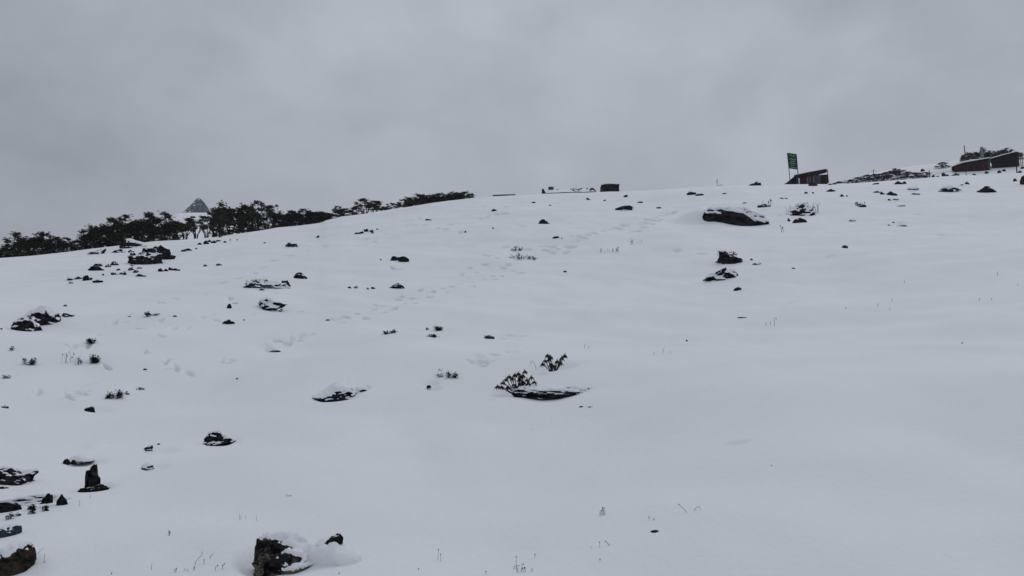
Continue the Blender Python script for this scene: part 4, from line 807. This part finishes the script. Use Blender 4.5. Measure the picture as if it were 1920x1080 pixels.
many(1302, 420, 46, 10, 18, 1, label='frosted pale grass patch left of the long slab', mat=PALE, th=.7); many(1140, 474, 40, 9, 16, 2, label='thin pale grass patch on the upper middle slope', mat=PALE, th=.7); many(1192, 458, 20, 13, 6, 3, th=.6, mat=PALE); many(1345, 347, 3, 2, 1, 3)
stems(1346, 347, [[(0, 0), (-.6, 6), (-1, 13)], [(-2.5, 8), (-1.5, 11), (-1, 13)], [(0, 0), (5, 1), (10, 2)], [(0, 0), (5, -1), (8, 1)]], label='single upright twig with side shoots on the skyline', th=.9)
many(1505, 400, 60, 20, 34, 5, label='ring of thin dry grass round the ringed rock', lean=.5, th=.55, mat=PALE); many(1436, 384, 30, 9, 8, 6, th=.5, mat=PALE); many(1613, 383, 16, 6, 6, 7, th=.5, mat=PALE); many(1470, 432, 18, 9, 5, 8, th=.5, mat=PALE); many(1350, 480, 16, 10, 5, 18, th=.5, mat=PALE)
stems(1452, 612, [[(0, 0), (.2, 8), (.5, 14), (2, 16.5), (4, 14), (4.5, 11)]], label='hooked dry grass stem in the smooth right snow', th=.9); stems(1437, 612, [[(0, 0), (-2, 3), (2, 6)], [(8, 6), (7, 9)]], label='tiny broken stems left of the hooked one', th=.9)
stems(1242, 664, [[(-16, 0), (-15, 4)], [(1, 3), (2, 8), (4, 12)], [(14, 1), (15, 6)]], label='three short stems on the central right snow', th=.8); stems(1095, 654, [[(0, 0), (1, 5), (2.5, 10)], [(8, 2), (9, 6)]], th=.7)
stems(1005, 690, [[(0, 0), (-2, 6), (-6, 12), (-9, 12.5), (-10, 8), (-9, 5)]], label='arched bare stem left of the smaller leafy bush', th=.8)
many(1133, 967, 18, 14, 7, 9, heads=.7, label='lower grass cluster with dark seed heads', th=.8); stems(1221, 975, [[(-4, 0), (-4, 5), True], [(5, -3), (5, 2), True]], label='two short seed heads above the almond-shaped stone')
stems(1287, 962, [[(0, 0), (-3, 5), (-10, 11), (-14, 14), True]], label='long leaning seed stalk, left of two bent stalks', th=1.0); stems(1301, 957, [[(0, 0), (3, 4), (7, 7), (11, 7), (12, 3)]], label='arched bare stalk, right of two bent stalks', th=1.0)
stems(1124, 1028, [[(0, 0), (.5, 9), True], [(-15, -1), (-11, -4)], [(-15, 2), (-12, -2), True]], label='short upright seed stalk low in the picture'); stems(1143, 1025, [[(0, 0), (-4, 5), (-7, 8), True]], label='slanting seed stalk right of the short upright one', th=1.1); stems(1125, 1054, [[(0, 0), (0, 4), True]], look='lone seed head')
stems(1003, 1043, [[(0, 0), (0, 3), True]], look='tiny seed head'); stems(821, 1048, [[(0, 0), (.5, 8), (1, 15), True], [(5, -2), (5, 7), True]], label='pair of upright seed stalks at the bottom middle'); stems(968, 1064, [[(0, 0), (-.5, 9), (0, 17), True], [(-4, 0), (0, 1), (6, 2)], [(10, 3), (13, 4), True]], label='tall seed stalk with a leafy foot at the bottom middle', th=1.0)
many(983, 1072, 34, 8, 8, 12, heads=.4, label='small weeds right below the tall seed stalk', th=.9); many(345, 1072, 60, 7, 6, 13, heads=.8, look='scattered seed heads', th=.9); stems(366, 1057, [[(0, 0), (5, 7), (12, 13), (12, 20)], [(16, 1), (16, 4), True], [(27, 8), (33, 14)]], label='bent weed stalks in the drift left of the big boulder', th=1.0)
stems(404, 1070, [[(0, 0), (0, 5), (4, 8), True], [(13, -10), (13, 0), (13, 6), True], [(13, 6), (16, 9), True]], label='dark thin weed stalks beside the big boulder', th=1.1); many(319, 1004, 8, 9, 4, 14, heads=.4, th=.7); many(455, 971, 12, 8, 3, 15, heads=.1, th=.7, lean=.1); stems(481, 974, [[(0, 0), (0, 6)]], th=.7)
stems(169, 934, [[(0, 0), (.5, 6)]], th=.8, look='single short stem'); stems(148, 950, [[(0, 0), (1, 6), (1, 12)]], th=.7, look='thin frosted stem', mat=PALE); stems(70, 1041, [[(0, 0), (5, 5), (10, 10)]], th=.8, look='slanting stem'); stems(83, 1054, [[(0, 0), (0, 9), (-.5, 14)], [(-2, 0), (2, -1)]], th=.8, look='upright stem')
stems(16, 1074, [[(0, 0), (1, 4), True], [(11, -2), (11, 3)]], look='tiny seed head'); stems(284, 1070, [[(0, 0), (0, 7), (.5, 10)]], th=.9, look='upright stem'); stems(209, 1078, [[(0, 0), (0, 2), True]], look='tiny seed head'); stems(662, 1038, [[(0, 0), (-1.5, 6)]], look='short black stem', th=1.0); stems(636, 1078, [[(0, 0), (0, 1), True]], look='tiny seed head'); stems(785, 1068, [[(0, 0), (0, 1), True]], look='tiny seed head'); stems(911, 1076, [[(0, 0), (0, 1.5), True]], look='tiny seed head')
many(128, 680, 26, 22, 9, 16, heads=.6, label='scattered thin seed stalks left of the round scrub clump', th=.5, mat=PALE); many(826, 706, 20, 18, 6, 17, heads=.6, th=.5, mat=PALE)
for x_, y_, h_ in ((1645, 575, 6), (1672, 566, 7), (1585, 580, 4), (1836, 564, 5), (1859, 563, 5), (1870, 518, 8), (1695, 532, 6), (1908, 536, 3), (1668, 580, 3)): stems(x_, y_, [[(0, 0), (1, h_ * .6), (.5, h_)]], look='tiny lone stem', th=.8)

# ------------------------------------------------------------------ the two young rhododendron bushes in the snow
def bush(px, py, tips, stemsl, label, seed):
    P, d, az = hit(px, py); m = d * math.cos(az) / F; rnd = random.Random(seed)
    root = tag(empty('rhododendron_bush', P - Vector((0, 0, .02)), -az), label, 'bush', 'young rhododendron bushes in the open snow')
    br = MB(); lf = MB()
    for (bx, tipx, tipy) in [(s[0], s[1], s[2]) for s in tips]:
        y1 = rnd.uniform(-14, 14) * m
        b0 = Vector((bx * m, y1 * .15, -5 * m)); t_ = Vector((tipx * m, y1, tipy * m)); k = (b0 + t_) / 2 + Vector((0, 0, -tipy * .12 * m))
        br.tube([b0, (b0 + k) / 2 + Vector((0, 0, -.01)), k, t_], [1.5 * m, 1.1 * m, .9 * m, .6 * m], 5)
        n_ = rnd.randint(8, 11); a0 = rnd.uniform(0, 6.28)
        for j in range(n_):
            a_ = a0 + j * 6.28 / n_; dr = Vector((math.cos(a_) * .62, math.sin(a_) * .62, rnd.uniform(-1.15, -.55)))
            lf.leaf(t_ + Vector((0, 0, .3 * m)), dr, rnd.uniform(9, 12.5) * m, 3.0 * m)
        for j in range(3):
            a_ = rnd.uniform(0, 6.28); lf.leaf(t_, (math.cos(a_) * .5, math.sin(a_) * .5, .5), 3.5 * m, 1.3 * m)
    br.build('branches', BARK, root); lf.build('leaves', LEAF2, root)
bush(971, 736, [(0, x_ , y_) for x_, y_ in ((-38, 14), (-27, 22), (-16, 33), (-6, 36), (1, 38), (13, 42), (25, 31), (17, 27), (-7, 18), (3, 26), (-18, 14), (-31, 13), (9, 34), (30, 23), (-3, 15), (6, 20), (-10, 30), (20, 20), (10, 22), (-22, 27), (5, 32))], None, 'larger leafy bush with drooping leaves, left end of the snowy ledge', 5)
bush(1035, 691, [(bx, x_, y_) for bx, x_, y_ in ((0, -8, 28), (-1, -13, 18), (-2, -17, 12), (1, -3, 25), (4, 10, 17), (6, 24, 28), (6, 18, 23), (0, -2, 12), (5, 16, 14), (0, -6, 20), (3, 5, 8), (1, 1, 9))], None, 'smaller leafy bush in a melted hollow behind the larger one', 8)

# ------------------------------------------------------------------ thin mountain air round the whole place
mb = MB(); mb.box(-1600, 1600, -1600, 1600, -27.5, 330); hz = mb.build('haze', SNOW); hm = bpy.data.materials.new('haze'); hm.use_nodes = True; n = hm.node_tree.nodes; n.clear()
ho = n.new('ShaderNodeOutputMaterial'); pv = n.new('ShaderNodeVolumePrincipled'); pv.inputs['Color'].default_value = (.92, .95, 1, 1); pv.inputs['Density'].default_value = .00015; pv.inputs['Anisotropy'].default_value = 0.0
hm.node_tree.links.new(pv.outputs[0], ho.inputs['Volume']); hz.data.materials.clear(); hz.data.materials.append(hm); tag(hz, 'thin cold mist in the air over the slope', None, None, 'stuff')
